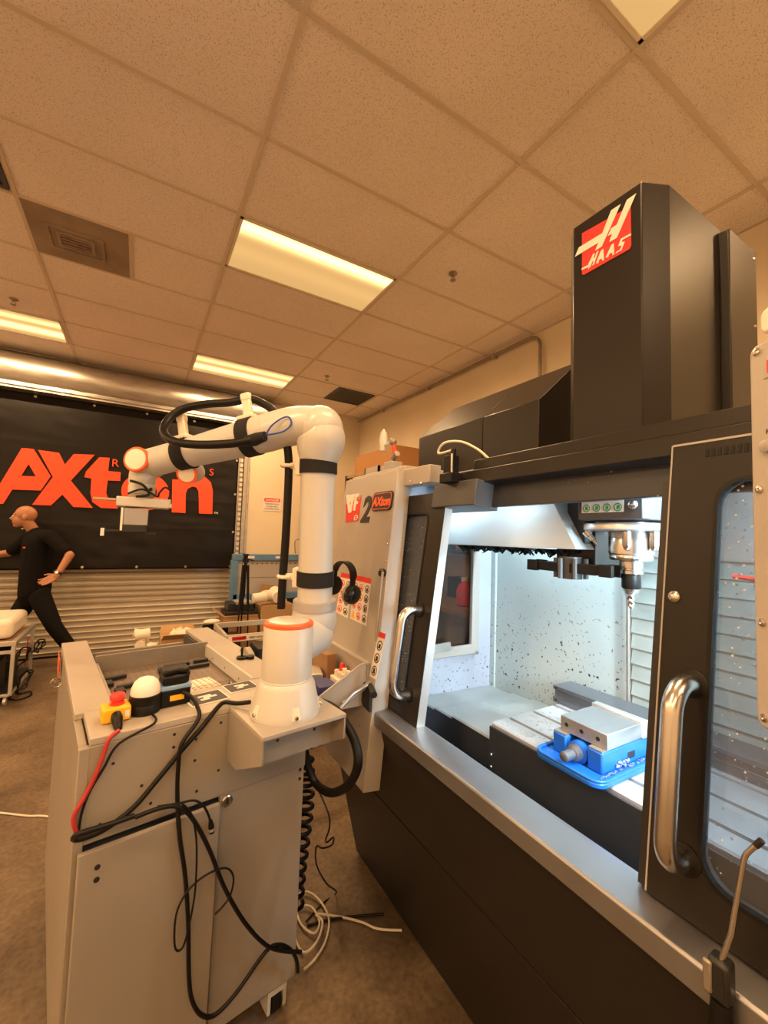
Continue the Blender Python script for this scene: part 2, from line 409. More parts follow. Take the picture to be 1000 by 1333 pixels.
for i in range(-5, 3):
    for j in range(-8, 10):
        if (i, j) in LIGHTS: continue
        x0, x1 = max(GX+TX*i+.008, XL+.01), min(GX+TX*(i+1)-.008, XR-.01)
        y0, y1 = max(GY+TY*j+.008, YN+.01), min(GY+TY*(j+1)-.008, YF-.01)
        if (i, j) == (-1, 4): x0 = GX-TX/2+.014
        if x1-x0 < .05 or y1-y0 < .05: continue
        full = abs(x1-x0-TX+.016) < 1e-3 and abs(y1-y0-TY+.016) < 1e-3
        if full and base_tile is not None:
            t = copy_part(base_tile, ceil, Vector((x0, y0, ZC+.006))-ORG[ceil.name])
            continue
        q = MB(); o = ORG[ceil.name]
        q.prism([(0, 0), (x1-x0, 0), (x1-x0, y1-y0), (0, y1-y0)], 0, .016)
        me = q.mesh('ceiling_tile', [M['tile']], Vector((0, 0, 0)))
        t = bpy.data.objects.new('ceiling_tile', me); COL.objects.link(t); t.parent = ceil; t.location = Vector((x0, y0, ZC+.006))-o
        ORG[t.name] = o
        if full: base_tile = t
# ceiling lights: fixture with its own lamp points just under the diffuser
LM = [lens_mat('lit_diffuser_single_tube', ((.10, .12, 1.0), (.60, .16, .03))), lens_mat('lit_diffuser_two_tubes', ((.22, .10, .45), (.66, .13, .8)))]
LLAB = {(0, 3): 'large lit fluorescent ceiling light nearest above the white robot arm',
        (0, 7): 'lit ceiling light above the robot elbow, close to the roller door drum',
        (-2, 7): 'lit ceiling light cut by the left edge of the picture',
        (0, -1): 'lit ceiling light cut by the top edge, above the machine column'}
def ceiling_light(i, j):
    x0, x1, y0, y1 = GX+TX*i+.014, GX+TX*(i+1)-.014, GY+TY*j+.014, GY+TY*(j+1)-.014
    t = thing('ceiling_light', LLAB.get((i, j), 'lit troffer light in the tiled ceiling outside the picture'), 'ceiling light', ((x0+x1)/2, (y0+y1)/2, ZC), 'ceiling troffer lights')
    f = MB()
    for a, b_ in (((x0, y0), (x1, y0+.018)), ((x0, y1-.018), (x1, y1)), ((x0, y0), (x0+.018, y1)), ((x1-.018, y0), (x1, y1))):
        f.box((a[0], a[1], ZC-.006), (b_[0], b_[1], ZC+.05))
    f.box((x0, y0, ZC+.05), (x1, y1, ZC+.11))
    f.build('frame', M['cream'], t)
    MB().box((x0+.019, y0+.019, ZC-.002), (x1-.019, y1-.019, ZC+.004)).build('lens', LM[0 if j in (3, -1, -5) else 1], t)
    lt = MB(); lt.cyl((x0+.03, y0+.01, ZC-.007), (x0+.05, y0+.01, ZC-.007), .005, n=8); lt.build('latch', M['steel'], t)
    for k in range(3):
        ld = bpy.data.lights.new('lamp', 'SPOT'); ld.energy = TROFFER_W; ld.color = WARM; ld.spot_size = R(172); ld.spot_blend = .5; ld.shadow_soft_size = 0.0
        lo = bpy.data.objects.new('lamp', ld); COL.objects.link(lo); lo.parent = t
        lo.location = ((k-1)*.38, 0, -.012)
for ij in sorted(LIGHTS): ceiling_light(*ij)
# return air panel and grille, sprinklers
x0, x1, y0, y1 = GX-TX+.014, GX-TX/2-.012, GY+TY*4+.012, GY+TY*5-.012
v = thing('ceiling_vent', 'dusty tan square air vent panel in the ceiling at left', 'vent', ((x0+x1)/2, (y0+y1)/2, ZC))
M['dust'] = mat('dusty_panel', (.30, .235, .17), .75, var=.22, scale=3)
MB().box((x0, y0, ZC-.003), (x1, y1, ZC+.012)).build('panel', M['dust'], v)
cx, cy = (x0+x1)/2-.03, (y0+y1)/2+.02
q = MB(); q.ring(rrect(cx-.17, cy-.14, cx+.17, cy+.14, .02), rrect(cx-.15, cy-.12, cx+.15, cy+.12, .02), ZC-.012, ZC-.002); q.build('diffuser_ring', M['dust'], v, bevel=.003)
q = MB(); q.ring(rrect(cx-.11, cy-.09, cx+.11, cy+.09, .02), rrect(cx-.09, cy-.07, cx+.09, cy+.07, .02), ZC-.014, ZC-.002); q.build('diffuser_ring', M['dust'], v, bevel=.003)
for k in range(4):
    MB().box((cx-.085, cy-.06+k*.035, ZC-.012), (cx+.085, cy-.045+k*.035, ZC-.004)).build('slat', M['brown'], v)
def grille(name, label, x0, x1, y0, y1, n):
    v = thing(name, label, 'vent', ((x0+x1)/2, (y0+y1)/2, ZC))
    q = MB(); q.ring([(x1, y1), (x0, y1), (x0, y0), (x1, y0)], [(x1-.025, y1-.025), (x0+.025, y1-.025), (x0+.025, y0+.025), (x1-.025, y0+.025)], ZC-.008, ZC+.01); q.build('frame', M['dgrey'], v)
    MB().box((x0, y0, ZC+.002), (x1, y1, ZC+.004)).build('backing', M['dark2'], v)
    for k in range(n):
        a = x0+.03+(x1-x0-.06)*k/n
        MB().box((a, y0+.025, ZC-.006), (a+(x1-x0)*.45/n, y1-.025, ZC)).build('slat', M['dgrey'], v)
grille('ceiling_grille', 'dark square return grille in the ceiling corner above the far wall', 2.27, 2.84, 5.19, 5.74, 12)
grille('ceiling_grille', 'dark ceiling grille cut by the left edge of the picture', -1.36, -.80, 2.72, 3.28, 12)
for (x, y, w) in ((1.976, 2.423, 'near the machine column'), (-1.101, 4.896, 'above the left ceiling light'), (1.979, 4.92, 'beside the dark corner grille')):
    s = thing('sprinkler_head', 'small bronze fire sprinkler hanging from the ceiling '+w, 'sprinkler', (x, y, ZC))
    q = MB(); q.lathe([(.034, .006), (.034, 0), (.02, -.008), (.008, -.01), (.008, -.02)], (x, y, ZC)); q.build('collar', M['brown'], s, smooth=40)
    q = MB()
    for sx in (-1, 1): q.tube([(x+sx*.008, y, ZC-.02), (x+sx*.016, y, ZC-.032), (x+sx*.004, y, ZC-.045)], .003, 6)
    q.lathe([(.002, -.044), (.022, -.047), (.022, -.05), (.002, -.052)], (x, y, ZC)); q.build('deflector', M['brown'], s, smooth=40)
# conduit under the ceiling along the right wall
pts = [(XR-.055, 6.40, ZC-.05), (XR-.055, 2.72, ZC-.05)]
for k in range(7):
    w = R(90*k/6); pts.append((XR-.055, 2.72-.13*math.sin(w), ZC-.18+.13*math.cos(w)))
pts.append((XR-.055, 2.59, 2.6))
cd = MB().tube(pts, .016, 10).build('conduit', M['brown'], smooth=40)
tag(cd, 'bare metal conduit pipe along the right wall just below the ceiling', 'pipe')
q = MB()
for y in (5.6, 4.4, 3.2): q.box((XR-.075, y-.01, ZC-.07), (XR-.002, y+.01, ZC-.03))
q.build('clamp', M['galv'], cd)

# roller door with its slats, drum and guides
d1 = struct('door_1', MB().box((-4.2, YF+.085, 0), (1.30, YF+.115, 3.3)), M['slab'])
PITCH_S = .0735
prof = []
prof = [(YF+.056, .0), (YF+.058, .010), (YF+.058, .028), (YF+.054, .038), (YF+.044, .044), (YF+.036, .050), (YF+.033, .055), (YF+.035, .060), (YF+.043, .065), (YF+.053, .0695), (YF+.056, .0734), (YF+.075, .0734), (YF+.075, .0)]
sl = MB(); sl.prism(prof, -4.18, 1.235, 'x')
s0 = sl.build('door_slat', M['slat'], d1, smooth=50)
for k in range(1, 44): copy_part(s0, d1, (0, 0, PITCH_S*k))
MB().box((-4.18, YF+.03, 0), (1.235, YF+.09, .012)).build('bottom_seal', M['black'], d1)
g = MB(); g.box((1.225, YF+.0, 0), (1.25, YF+.11, 3.2)); g.box((1.31, YF-.05, 0), (1.36, YF+.02, 3.2)); g.build('guide_rail', M['galv'], d1)
e0 = MB().box((1.255, YF-.02, .01), (1.30, YF+.0, .055)).build('end_lock', M['cream'], d1)
for k in range(1, 43): copy_part(e0, d1, (0, 0, PITCH_S*k))
MB().box((1.25, YF-.0, 0), (1.31, YF+.02, 3.2)).build('guide_plate', M['slat'], d1)
dr = MB(); pr = []
for k in range(13):
    w = R(60+210*k/12); pr.append((6.26+.19*math.cos(w), 3.40+.19*math.sin(w)))
pr += [(6.43, 3.24), (6.43, 3.60)]
dr.prism(pr, -4.3, 1.75, 'x'); dr.build('drum_hood', M['galv'], d1, smooth=50)
q = MB(); q.box((-4.3, 6.17, 3.165), (1.75, 6.42, 3.20)); q.box((-4.3, 6.15, 3.195), (1.75, 6.165, 3.235)); q.build('hood_lip', M['galv'], d1)
# wall panel beside the door: cream door leaf with hinges
d2 = struct('door_2', MB().box((1.40, YF-.03, 0), (2.38, YF+.0, 2.95)), M['wall'])
for z in (2.50, 1.95, 1.2): MB().cyl((1.385, YF-.035, z), (1.385, YF-.035, z+.09), .012, n=8).build('hinge', M['brown'], d2)
MB().box((1.365, YF-.045, 0), (1.395, YF, 3.0)).build('jamb', M['galv'], d2)
w = thing('warning_sign', 'white danger sign with red header on the cream wall behind the robot', 'sign', (1.76, YF-.035, 1.94))
MB().box((1.62, YF-.036, 1.945), (1.90, YF-.031, 2.155)).build('sign_plate', M['stick'], w)
MB().prism(rrect(1.635, 2.085, 1.885, 2.145, .02), YF-.0365, YF-.0385, 'y').build('header', M['rprint'], w)
def xz(Y, flip=1): return frame((0, Y, 0), (1, 0, 0), (0, 0, 1), (0, -1, 0))
q = MB(xz(YF-.0365)); text_mb(q, 'DANGER', .038, 1.76, 2.097, 0, .003, bold=.001, align='CENTER'); q.build('lettering', M['stick'], w)
q = MB(xz(YF-.0365))
for k, tx in enumerate(('Explosive Force', 'Contact May', 'Cause Eye Harm')): text_mb(q, tx, .024, 1.76, 2.045-k*.038, 0, .002, align='CENTER')
q.build('lettering', M['ink'], w)

# ------------------------------------------------------------------ banner on the roller door
BY = 6.335
def wav(x, z):
    return .010*noise.noise(Vector((x*1.3, z*1.1, 3)))+.006*noise.noise(Vector((x*4, z*5+x*2, 7)))+.004*abs(noise.noise(Vector((x*2+z*3, z*7, 1))))
bx0, bx1, bz0, bz1 = -1.78, 1.215, 1.075, 3.165
NX, NZ = 110, 80
q = MB(); vs = []; fs = []
for b_ in range(NZ+1):
    for a in range(NX+1):
        x = bx0+(bx1-bx0)*a/NX; z = bz0+(bz1-bz0)*b_/NZ
        fold = sum(-.0035*math.exp(-((z-zz)/.012)**2) for zz in (1.62, 2.02, 2.6))
        vs.append((x, BY+wav(x, z)+fold, z))
for b_ in range(NZ):
    for a in range(NX):
        i = b_*(NX+1)+a; fs.append((i, i+1, i+NX+2, i+NX+1))
q.add(vs, fs)
bn = thing('banner', 'wide black vinyl banner with red-orange AXton lettering on the roller door', 'banner', (-.28, BY, bz0))
sh = q.build('sheet', M['banner'], bn, smooth=180)
so = sh.modifiers.new('thickness', 'SOLIDIFY'); so.thickness = .002; so.offset = 1
def bz(pts, cfg=(0, 560, 3.125)):
    return [(lambda p: (p.x, p.z))(atY(cfg[0]+x/cfg[2], cfg[1]+y/cfg[2], BY-.02)) for x, y in pts]
def banner_piece(name, poly, inner=None):
    q = MB(); c0, c1 = BY-.020, BY+.004
    if inner: 
        q.M = xz(0); q.ring(poly, inner, -c1, -c0); 
    else: q.prism(poly, c0, c1, 'y')
    return q.build(name, M['red'], bn)
AOUT = bz([(-18, 250), (88, 73), (137, 77), (206, 187), (166, 245), (48, 240), (12, 300), (-48, 297)])
AIN = bz([(85, 186), (116, 138), (146, 188)])
# the A: outline with its triangular eye as one ring of quads is awkward, so it is cut along the bar
q = MB(); c0, c1 = BY-.020, BY+.004
for poly in ([(-48, 297), (88, 73), (116, 74), (116, 138), (85, 186), (12, 300)], [(116, 74), (137, 77), (206, 187), (186, 216), (163, 188), (146, 188), (116, 138)], [(85, 186), (146, 188), (163, 188), (186, 216), (166, 245), (48, 241)]):
    q.prism(bz(poly), c0, c1, 'y')
q.build('letter', M['red'], bn)
banner_piece('letter', bz([(155, 80), (240, 92), (264, 140), (300, 97), (385, 100), (288, 205), (378, 316), (298, 312), (254, 262), (206, 306), (131, 303), (215, 190)]))
banner_piece('letter', bz([(404, 110), (446, 112), (440, 166), (491, 171), (489, 206), (438, 204), (432, 255), (440, 278), (482, 283), (479, 319), (410, 316), (376, 292), (368, 255), (372, 196), (343, 191), (350, 168)]))
oc = bz([(593, 250)])[0]
banner_piece('letter', [(oc[0]+.275*math.cos(2*math.pi*k/40), oc[1]+.245*math.sin(2*math.pi*k/40)) for k in range(40)], [(oc[0]+.13*math.cos(2*math.pi*k/40), oc[1]+.12*math.sin(2*math.pi*k/40)) for k in range(40)])
banner_piece('letter', bz([(699, 334), (701, 200), (752, 203), (755, 215), (775, 196), (800, 187), (835, 190), (858, 212), (866, 245), (864, 341), (810, 339), (808, 250), (800, 233), (783, 229), (764, 238), (756, 258), (755, 337)]))
q = MB(xz(BY-.004))
for ch, px, py in (('R', 468, 148), ('O', 530, 155), ('B', 592, 160), ('O', 654, 168), ('T', 700, 172), ('I', 755, 176), ('C', 806, 180), ('S', 860, 184)):
    p = bz([(px, py)])[0]; text_mb(q, ch, .10, p[0], p[1], 0, .016, align='CENTER', bold=.0)
q.build('lettering', M['red'], bn)
p = bz([(878, 341)])[0]; q = MB(xz(BY-.004)); text_mb(q, 'TM', .03, p[0], p[1], 0, .012, align='CENTER'); q.build('lettering', M['stick'], bn)
for k in range(6):
    for z in (bz0+.03, bz1-.03):
        x = bx0+.05+(bx1-bx0-.1)*k/5; MB().lathe([(.006, .0), (.016, 0), (.016, -.012), (.006, -.012)], (x, BY, z), (0, 1, 0), 12).build('grommet', M['steel'], bn, smooth=40)
for z in (1.6, 2.15, 2.65):
    MB().lathe([(.006, 0), (.016, 0), (.016, -.012), (.006, -.012)], (bx1-.03, BY, z), (0, 1, 0), 12).build('grommet', M['steel'], bn, smooth=40)
# ------------------------------------------------------------------ milling machine
K = .134; KN = math.sqrt(1+K*K)
def DF(off): return frame((.83+off, 0, .95), (0, -1, 0), (K/KN, 0, 1/KN), (-1/KN, 0, K/KN))
def dp(Y, Z): return (-Y, (Z-.95)*KN)
def dfp(px, py, off=0.0):
    p = hit(px, py, (.83+off, 0, .95), (1, 0, -K)); return dp(p.y, p.z)
def dfw(px, py, off=0.0): return hit(px, py, (.83+off, 0, .95), (1, 0, -K))
mill = thing('milling_machine', 'large charcoal and light grey CNC milling machine with open sliding doors', 'machine', (1.7, .65, 0))
YL, YR = 1.95, -.68
MB().box((1.08, YR+.02, .02), (2.7, YL-.3, .70)).build('base', M['dark2'], mill)
q = MB().prism([(.824, .893), (.911, .540), (.931, .540), (.844, .893)], YR, YL-.02, 'y'); q.build('skirt_panel', M['dark'], mill, bevel=.002)
q = MB().prism([(.913, .534), (1.042, .015), (1.06, .015), (.933, .534)], YR, YL-.02, 'y'); q.build('skirt_panel', M['dark'], mill, bevel=.002)
q = MB().prism([(.800, .896), (.800, .939), (.804, .944), (.885, .950), (.905, .945), (.905, .70), (.895, .70), (.893, .925), (.81, .92), (.81, .896)], YR, 1.43, 'y'); q.build('sill', M['sill'], mill, bevel=.0015)
MB().box((.905, YR+.02, .69), (1.60, 1.57, .715)).build('chip_pan', M['dark2'], mill)
# fixed front panel on the left, with the return that faces the opening
q = MB(DF(-.04)); q.prism([dp(YL, 1.885), dp(YL, .675), dp(1.36, .675), dp(1.45, 1.885)], -.07, 0)
fp = q.build('front_panel', M['lgrey'], mill, bevel=.003)
q = MB(); q.box((.945, 1.27, 1.815), (1.0, 1.46, 1.885)); q.box((.95, 1.45, 1.875), (1.30, YL, 1.905)); q.build('top_flange', M['lgrey'], mill, bevel=.003)
q = MB(); q.box((1.02, 1.80, 1.905), (1.30, YL, 1.915))
for a, b_ in (((1.02, 1.80), (1.03, YL)), ((1.29, 1.80), (1.30, YL)), ((1.02, 1.80), (1.30, 1.81)), ((1.02, YL-.01), (1.30, YL))): q.box((a[0], a[1], 1.915), (b_[0], b_[1], 1.96))
q.build('top_tray', M['lgrey'], mill)
def bolt(parent, p, ax, r=.006, m='steel'):
    MB().lathe([(r*.2, .0), (r, 0), (r, .003), (r*.75, .0055), (r*.1, .006)], p, ax, 12).build('bolt', M[m], parent, smooth=40)
nrm = (-1/KN, 0, K/KN)
for px, py in ((450, 705), (505, 708), (448, 724), (535, 627), (549, 629), (503, 731), (472, 895), (470, 945)): bolt(fp, dfw(px, py, -.04), nrm, .005)
# panel lettering
def DQ(c): 
    m = DF(-.04); return m @ Matrix.Translation((0, 0, c))
def poly_on(px, off=-.04): return [dfp(x, y, off) for x, y in px]
MB(DQ(0)).prism(poly_on([(451, 656), (468, 650), (471, 644.5), (467, 678), (450.5, 680)]), .0006, .0025).build('logo_plate', M['rprint'], fp)
MB(DQ(0)).prism(poly_on([(452, 644.5), (468, 643), (467.6, 646), (452, 658)]), .0004, .002).build('logo_plate', M['stick'], fp)
for pl in ([(451.5, 644.5), (455.2, 644), (456.6, 659), (460.5, 643.4), (463, 643), (458, 667), (454.5, 668)], [(463.5, 643.2), (468.3, 642.4), (467.8, 647), (465.4, 647.4), (464.8, 652.5), (467, 652.2), (466.7, 656), (464.4, 656.4), (463.2, 664.5), (460.5, 665)]):
    MB(DQ(0)).prism(poly_on(pl), .0025, .004).build('lettering', M['stick'], fp)
a, b_ = dfp(464, 674, -.04)
q = MB(DQ(0)); q.ring([(a+.020*math.cos(k*.3142), b_+.014*math.sin(k*.3142)) for k in range(20)], [(a+.015*math.cos(k*.3142), b_+.009*math.sin(k*.3142)) for k in range(20)], .0025, .004)
q.box((a-.012, b_-.001, .0025), (a+.012, b_+.002, .004)); q.build('emblem', M['stick'], fp)
p0, p1 = dfp(469.5, 678, -.04), dfp(481, 643, -.04)
q = MB(DQ(0)); text_mb(q, '2', .118, p0[0]+.002, p0[1]-.004, .0004, .003, sx=1.0, bold=.006, shear=.12); q.build('lettering', M['ink'], fp)
c0, c1 = dfp(485, 663, -.04), dfp(513.5, 641.5, -.04)
cb_ = (c0[1]+c1[1])/2; q = MB(DQ(0)); q.prism(rrect(c0[0], cb_-.041, c1[0], cb_+.041, .022), .0005, .008); pq = q.build('name_plate', M['ink'], fp)
q = MB(DQ(0)); q.ring(rrect(c0[0]+.005, cb_-.036, c1[0]-.005, cb_+.036, .018), rrect(c0[0]+.008, cb_-.033, c1[0]-.008, cb_+.033, .015), .008, .0088); q.build('plate_outline', M['orange'], fp)
q = MB(DQ(0)); text_mb(q, 'AXton', .040, (c0[0]+c1[0])/2, cb_-.020, .008, .0095, sx=.95, bold=.002, shear=.1, align='CENTER'); q.build('lettering', M['orange'], fp)
def icon_sticker(corner_px, cols, rows, name='warning_sticker', header='rprint', off=-.04, holder=None, tri=False):
    P = poly_on(corner_px, off)
    def bl(u, v_): 
        a = [P[0][i]+(P[1][i]-P[0][i])*u for i in (0, 1)]; c = [P[3][i]+(P[2][i]-P[3][i])*u for i in (0, 1)]
        return (a[0]+(c[0]-a[0])*v_, a[1]+(c[1]-a[1])*v_)
    MB(DQ(0)).prism([bl(0, 0), bl(0, 1), bl(1, 1), bl(1, 0)], .0004, .0012).build(name, M['stick'], holder)
    MB(DQ(0)).prism([bl(0, 0), bl(0, .12), bl(1, .12), bl(1, 0)], .0012, .0018).build('header', M[header], holder)
    for c in range(cols):
        for r in range(rows):
            cu, cv = (c+.5)/cols, .15+.83*(r+.5)/rows
            q = MB(DQ(0)); ru, rv = .36/cols, .83*.40/rows
            pts_o = [bl(cu+ru*math.cos(k*.393), cv+rv*math.sin(k*.393)) for k in range(16)]
            pts_i = [bl(cu+ru*.78*math.cos(k*.393), cv+rv*.78*math.sin(k*.393)) for k in range(16)]
            if tri and c == 0 and r == rows-1:
                MB(DQ(0)).prism([bl(cu-ru, cv+rv), bl(cu+ru, cv+rv), bl(cu, cv-rv)], .0012, .0018).build('warning_triangle', M['yel'], holder); continue
            q.ring(pts_o, pts_i, .0012, .0018)
            k = (c*3+r) % 3
            if c == cols-1 or cols == 1: q.prism([bl(cu-ru*.5, cv+rv*.6), bl(cu+ru*.5, cv+rv*.5), bl(cu+ru*.3, cv-rv*.4), bl(cu-ru*.35, cv-rv*(.2+.2*k))][::-1], .0012, .0018)
            else: q.prism([bl(cu-ru*.6, cv+rv*.3), bl(cu+ru*.3, cv+rv*.6), bl(cu+ru*.5, cv+rv*.2), bl(cu-ru*.2, cv-rv*.5)][::-1], .0012, .0018)
            q.build('pictogram', M['ink' if (c == cols-1 or cols == 1) else 'rprint'], holder)
icon_sticker([(462, 748), (484, 753), (477, 815), (456, 805)], 3, 4, holder=fp, tri=True)
icon_sticker([(445, 745), (459, 748), (453, 805), (438, 797)], 2, 4, holder=fp)
icon_sticker([(494, 822), (503, 825), (490, 885), (481, 880)], 1, 3, holder=fp)

# sliding doors
def door(y0, y1, z0, z1, wy0, wy1, wz0, wz1, r):
    o = [dp(y0, z0), dp(y1, z0), dp(y1, z1), dp(y0, z1)]
    inn = rrect(-wy0, (wz0-.95)*KN, -wy1, (wz1-.95)*KN, r)
    x0, x1, b0, b1 = -y0, -y1, (z0-.95)*KN, (z1-.95)*KN
    out = []
    for a, b_ in inn:   # radial mates on the outline
        cx, cy = (x0+x1)/2, (b0+b1)/2
        out.append((a, b_))
    n = len(inn); kk = n//4; res = []
    cor = [(x1, b1), (x0, b1), (x0, b0), (x1, b0)]
    for i in range(n): res.append(cor[i//kk])
    q = MB(DF(.03))
    for c in (-.035, 0):
        pass
    # ring with duplicated outer corners
    q.ring(res, inn, -.035, 0)
    d = q.build('door', M['dark'], mill)
    w = MB(DF(.03)); w.prism(rrect(-wy0-.004, (wz0-.95)*KN-.004, -wy1+.004, (wz1-.95)*KN+.004, r), -.022, -.016); w.build('window_pane', M['pane'], d)
    g = MB(DF(.03)); g.ring(rrect(-wy0-.001, (wz0-.95)*KN-.001, -wy1+.001, (wz1-.95)*KN+.001, r), rrect(-wy0+.006, (wz0-.95)*KN+.006, -wy1-.006, (wz1-.95)*KN-.006, r-.006), -.012, .002); g.build('window_gasket', M['black'], d)
    return d
def handle(d, Y, z0, z1):
    b0, b1 = (z0-.95)*KN, (z1-.95)*KN; so = .075; r = .05; pts = [(-Y, b0, 0)]
    for k in range(9):
        w = R(90*k/8); pts.append((-Y, b0+r-r*math.cos(w), so-r+r*math.sin(w)))
    for k in range(9):
        w = R(90*k/8); pts.append((-Y, b1-r+r*math.sin(w), so-r+r*math.cos(w)))
    pts.append((-Y, b1, 0))
    q = MB(DF(.03)); q.tube(pts, .0170, 20); h = q.build('handle', M['steel'], d, smooth=60)
    for b_ in (b0, b1):
        q = MB(DF(.03)); q.lathe([(.020, 0), (.026, 0), (.026, .003), (.021, .005)], (-Y, b_, 0)); q.build('handle_collar', M['black'], d, smooth=40)
dl = door(1.93, 1.195, .953, 1.775, 1.84, 1.285, .99, 1.70, .03)
dr_ = door(.445, -.62, .953, 1.815, .365, -.54, 1.02, 1.735, .05)
handle(dl, 1.262, 1.035, 1.335)
handle(dr_, .385, 1.045, 1.345)
q = MB(DF(.035)); q.box((-.463, 0.005, -.02), (-.446, .79*KN, -.001)); q.build('edge_seal', M['dark2'], dr_)
q = MB(DF(.03)); q.box((-.4465, .004, -.034), (-.4435, .865*KN, .0015)); q.box((-.4435, .862*KN, -.034), (.62, .865*KN+.0015, .0015)); q.build('edge_highlight', M['ring'], dr_)  # highlight along the door's edges, painted as a thin pale strip
q = MB(DF(.03)); q.box((-1.265, (1.715-.95)*KN, -.10), (-1.03, (1.805-.95)*KN, .012)); q.build('door_bracket', M['dgrey'], dl, bevel=.004)
q = MB(DF(.03)); q.box((-1.197, .0, -.036), (-1.1945, .82, -.002)); q.build('edge_seal', M['alu'], dl)
bolt(dr_, DF(.03) @ Vector((-.425, (1.5-.95)*KN, 0)), nrm, .011)
q = MB(DF(.03))
for k in range(26):
    a = -.385+k*.0105; q.box((a, (1.782-.95)*KN, -.002), (a+.0065, (1.798-.95)*KN, .0012))
vt = q.build('vent_slots', M['strap'], dr_); vt['kind'] = 'stuff'
# header across the top
q = MB(DF(.05)); q.box((-1.20, (1.797-.95)*KN, -.08), (.66, (1.846-.95)*KN, 0)); q.build('header_beam', M['dark'], mill, bevel=.0035)
q = MB(DF(.05)); q.box((-1.10, (1.846-.95)*KN, -.12), (.66, (1.885-.95)*KN, -.008)); q.build('header_beam', M['dark'], mill, bevel=.0035)
M['hdr'] = speckle_mat('splashed_header', (.028, .031, .040), (.4, .4, .4), .4, 55, .70)
q = MB(DF(.10)); q.box((-1.30, (1.715-.95)*KN, -.015), (.66, (1.80-.95)*KN, 0)); q.build('inner_header', M['hdr'], mill, bevel=.002)
# enclosure walls
YW, XB = 1.58, 1.60
q = MB(frame((0, YW, 0), (1, 0, 0), (0, 0, 1), (0, -1, 0))); hole = [(.992, 1.076), (1.455, 1.076), (1.455, 1.70), (.992, 1.70)]
q.ring([(.985, .70), (XB, .70), (XB, 1.86), (.985, 1.86)], hole, -.02, 0); lw = q.build('side_wall', M['iwall2'], mill)
q = MB(frame((0, YW, 0), (1, 0, 0), (0, 0, 1), (0, -1, 0))); q.ring([(.985, 1.04), (1.49, 1.04), (1.49, 1.74), (.985, 1.74)], [(.995, 1.085), (1.445, 1.085), (1.445, 1.69), (.995, 1.69)], 0, .022); q.build('window_frame', M['lgrey'], lw, bevel=.004)
q = MB().box((.99, YW+.006, 1.076), (1.455, YW+.012, 1.70)); q.build('window_pane', M['sidepane'], lw)
q = MB().prism([(1.0, 1.075), (1.31, 1.075), (1.30, 1.115), (1.0, 1.105)], YW-.032, YW-.024, 'y'); q.build('ledge_plate', M['alu'], lw)
q = MB().lathe([(.004, 0), (.016, 0), (.016, .008), (.010, .012), (.008, .03), (.002, .032)], (1.475, YW, 1.045), (0, -1, 0), 16); q.build('latch_knob', M['steel'], lw, smooth=40)
MB().box((XB, .875, .70), (XB+.02, YW+.02, 1.86)).build('back_wall', M['iwall'], mill)
MB().box((XB-.012, YW-.03, .86), (XB, YW-.0, 1.86)).build('corner_trim', M['iwall'], mill)
MB().box((XB, -.47, .70), (XB+.02, .30, 1.86)).build('back_wall', M['iwall'], mill)
MB().box((.93, -.49, .70), (XB, -.47, 1.86)).build('side_wall', M['iwall2'], mill)
q = MB(); q.box((1.07, -.49, 1.845), (XB+.02, .545, 1.865)); q.box((1.07, .80, 1.845), (XB+.02, YW+.02, 1.865)); q.box((1.39, .545, 1.845), (XB+.02, .80, 1.865)); q.build('enclosure_roof', M['hood'], mill)
# vertical way cover behind the spindle, leaf over leaf
for k in range(15):
    z0 = .72+k*.056
    MB().prism([(XB+.004, z0), (XB-.014, z0), (XB-.004, z0+.0545), (XB+.004, z0+.0545)], .30, .868, 'y').build('cover_leaf', M['ycover'], mill)
MB().box((XB-.02, .30, 1.56), (XB+.01, .868, 1.86)).build('cover_plate', M['alu'], mill)
MB().cyl((XB-.02, .875, 1.0), (XB-.02, .875, 1.52), .0065, n=10).build('guide_rod', M['brown'], mill, smooth=60)
# table, apron, way covers each side
sec = [(1.10, .965), (1.105, .97)]
for s in (1.181, 1.306, 1.431): sec += [(s-.008, .97), (s-.008, .952), (s-.014, .952), (s-.014, .943), (s+.014, .943), (s+.014, .952), (s+.008, .952), (s+.008, .97)]
sec += [(1.58, .97), (1.58, .925), (1.10, .925)]
MB().prism(sec, .163, 1.077, 'y').build('table', M['tsteel'], mill)
ap = MB().box((1.092, .163, .785), (1.099, 1.082, .957)).box((1.099, 1.0785, .785), (1.58, 1.084, .955)).build('table_apron', M['apron'], mill, bevel=.0015)
for z in (.865, .825): bolt(ap, (1.092, 1.07, z), (-1, 0, 0), .006)
def cover(y0, y1, z, xf):
    q = MB(); q.prism([(xf, z-.005), (xf+.006, z), (XB-.002, z-.016), (XB-.002, z-.02), (xf+.004, z-.006), (xf+.004, z-.105), (xf, z-.105)], y0, y1, 'y')
    c = q.build('way_cover', M['cover'], mill, bevel=.001)
    MB().box((xf-.001, y0, z-.105), (xf, y1, z-.006)).build('cover_front', M['apron'], c)
cover(1.085, 1.313, .901, 1.118); cover(1.3125, 1.431, .889, 1.123); cover(1.4305, 1.578, .879, 1.128)
cover(-.02, .155, .901, 1.118); cover(-.20, -.0195, .889, 1.123); cover(-.468, -.1995, .879, 1.128)
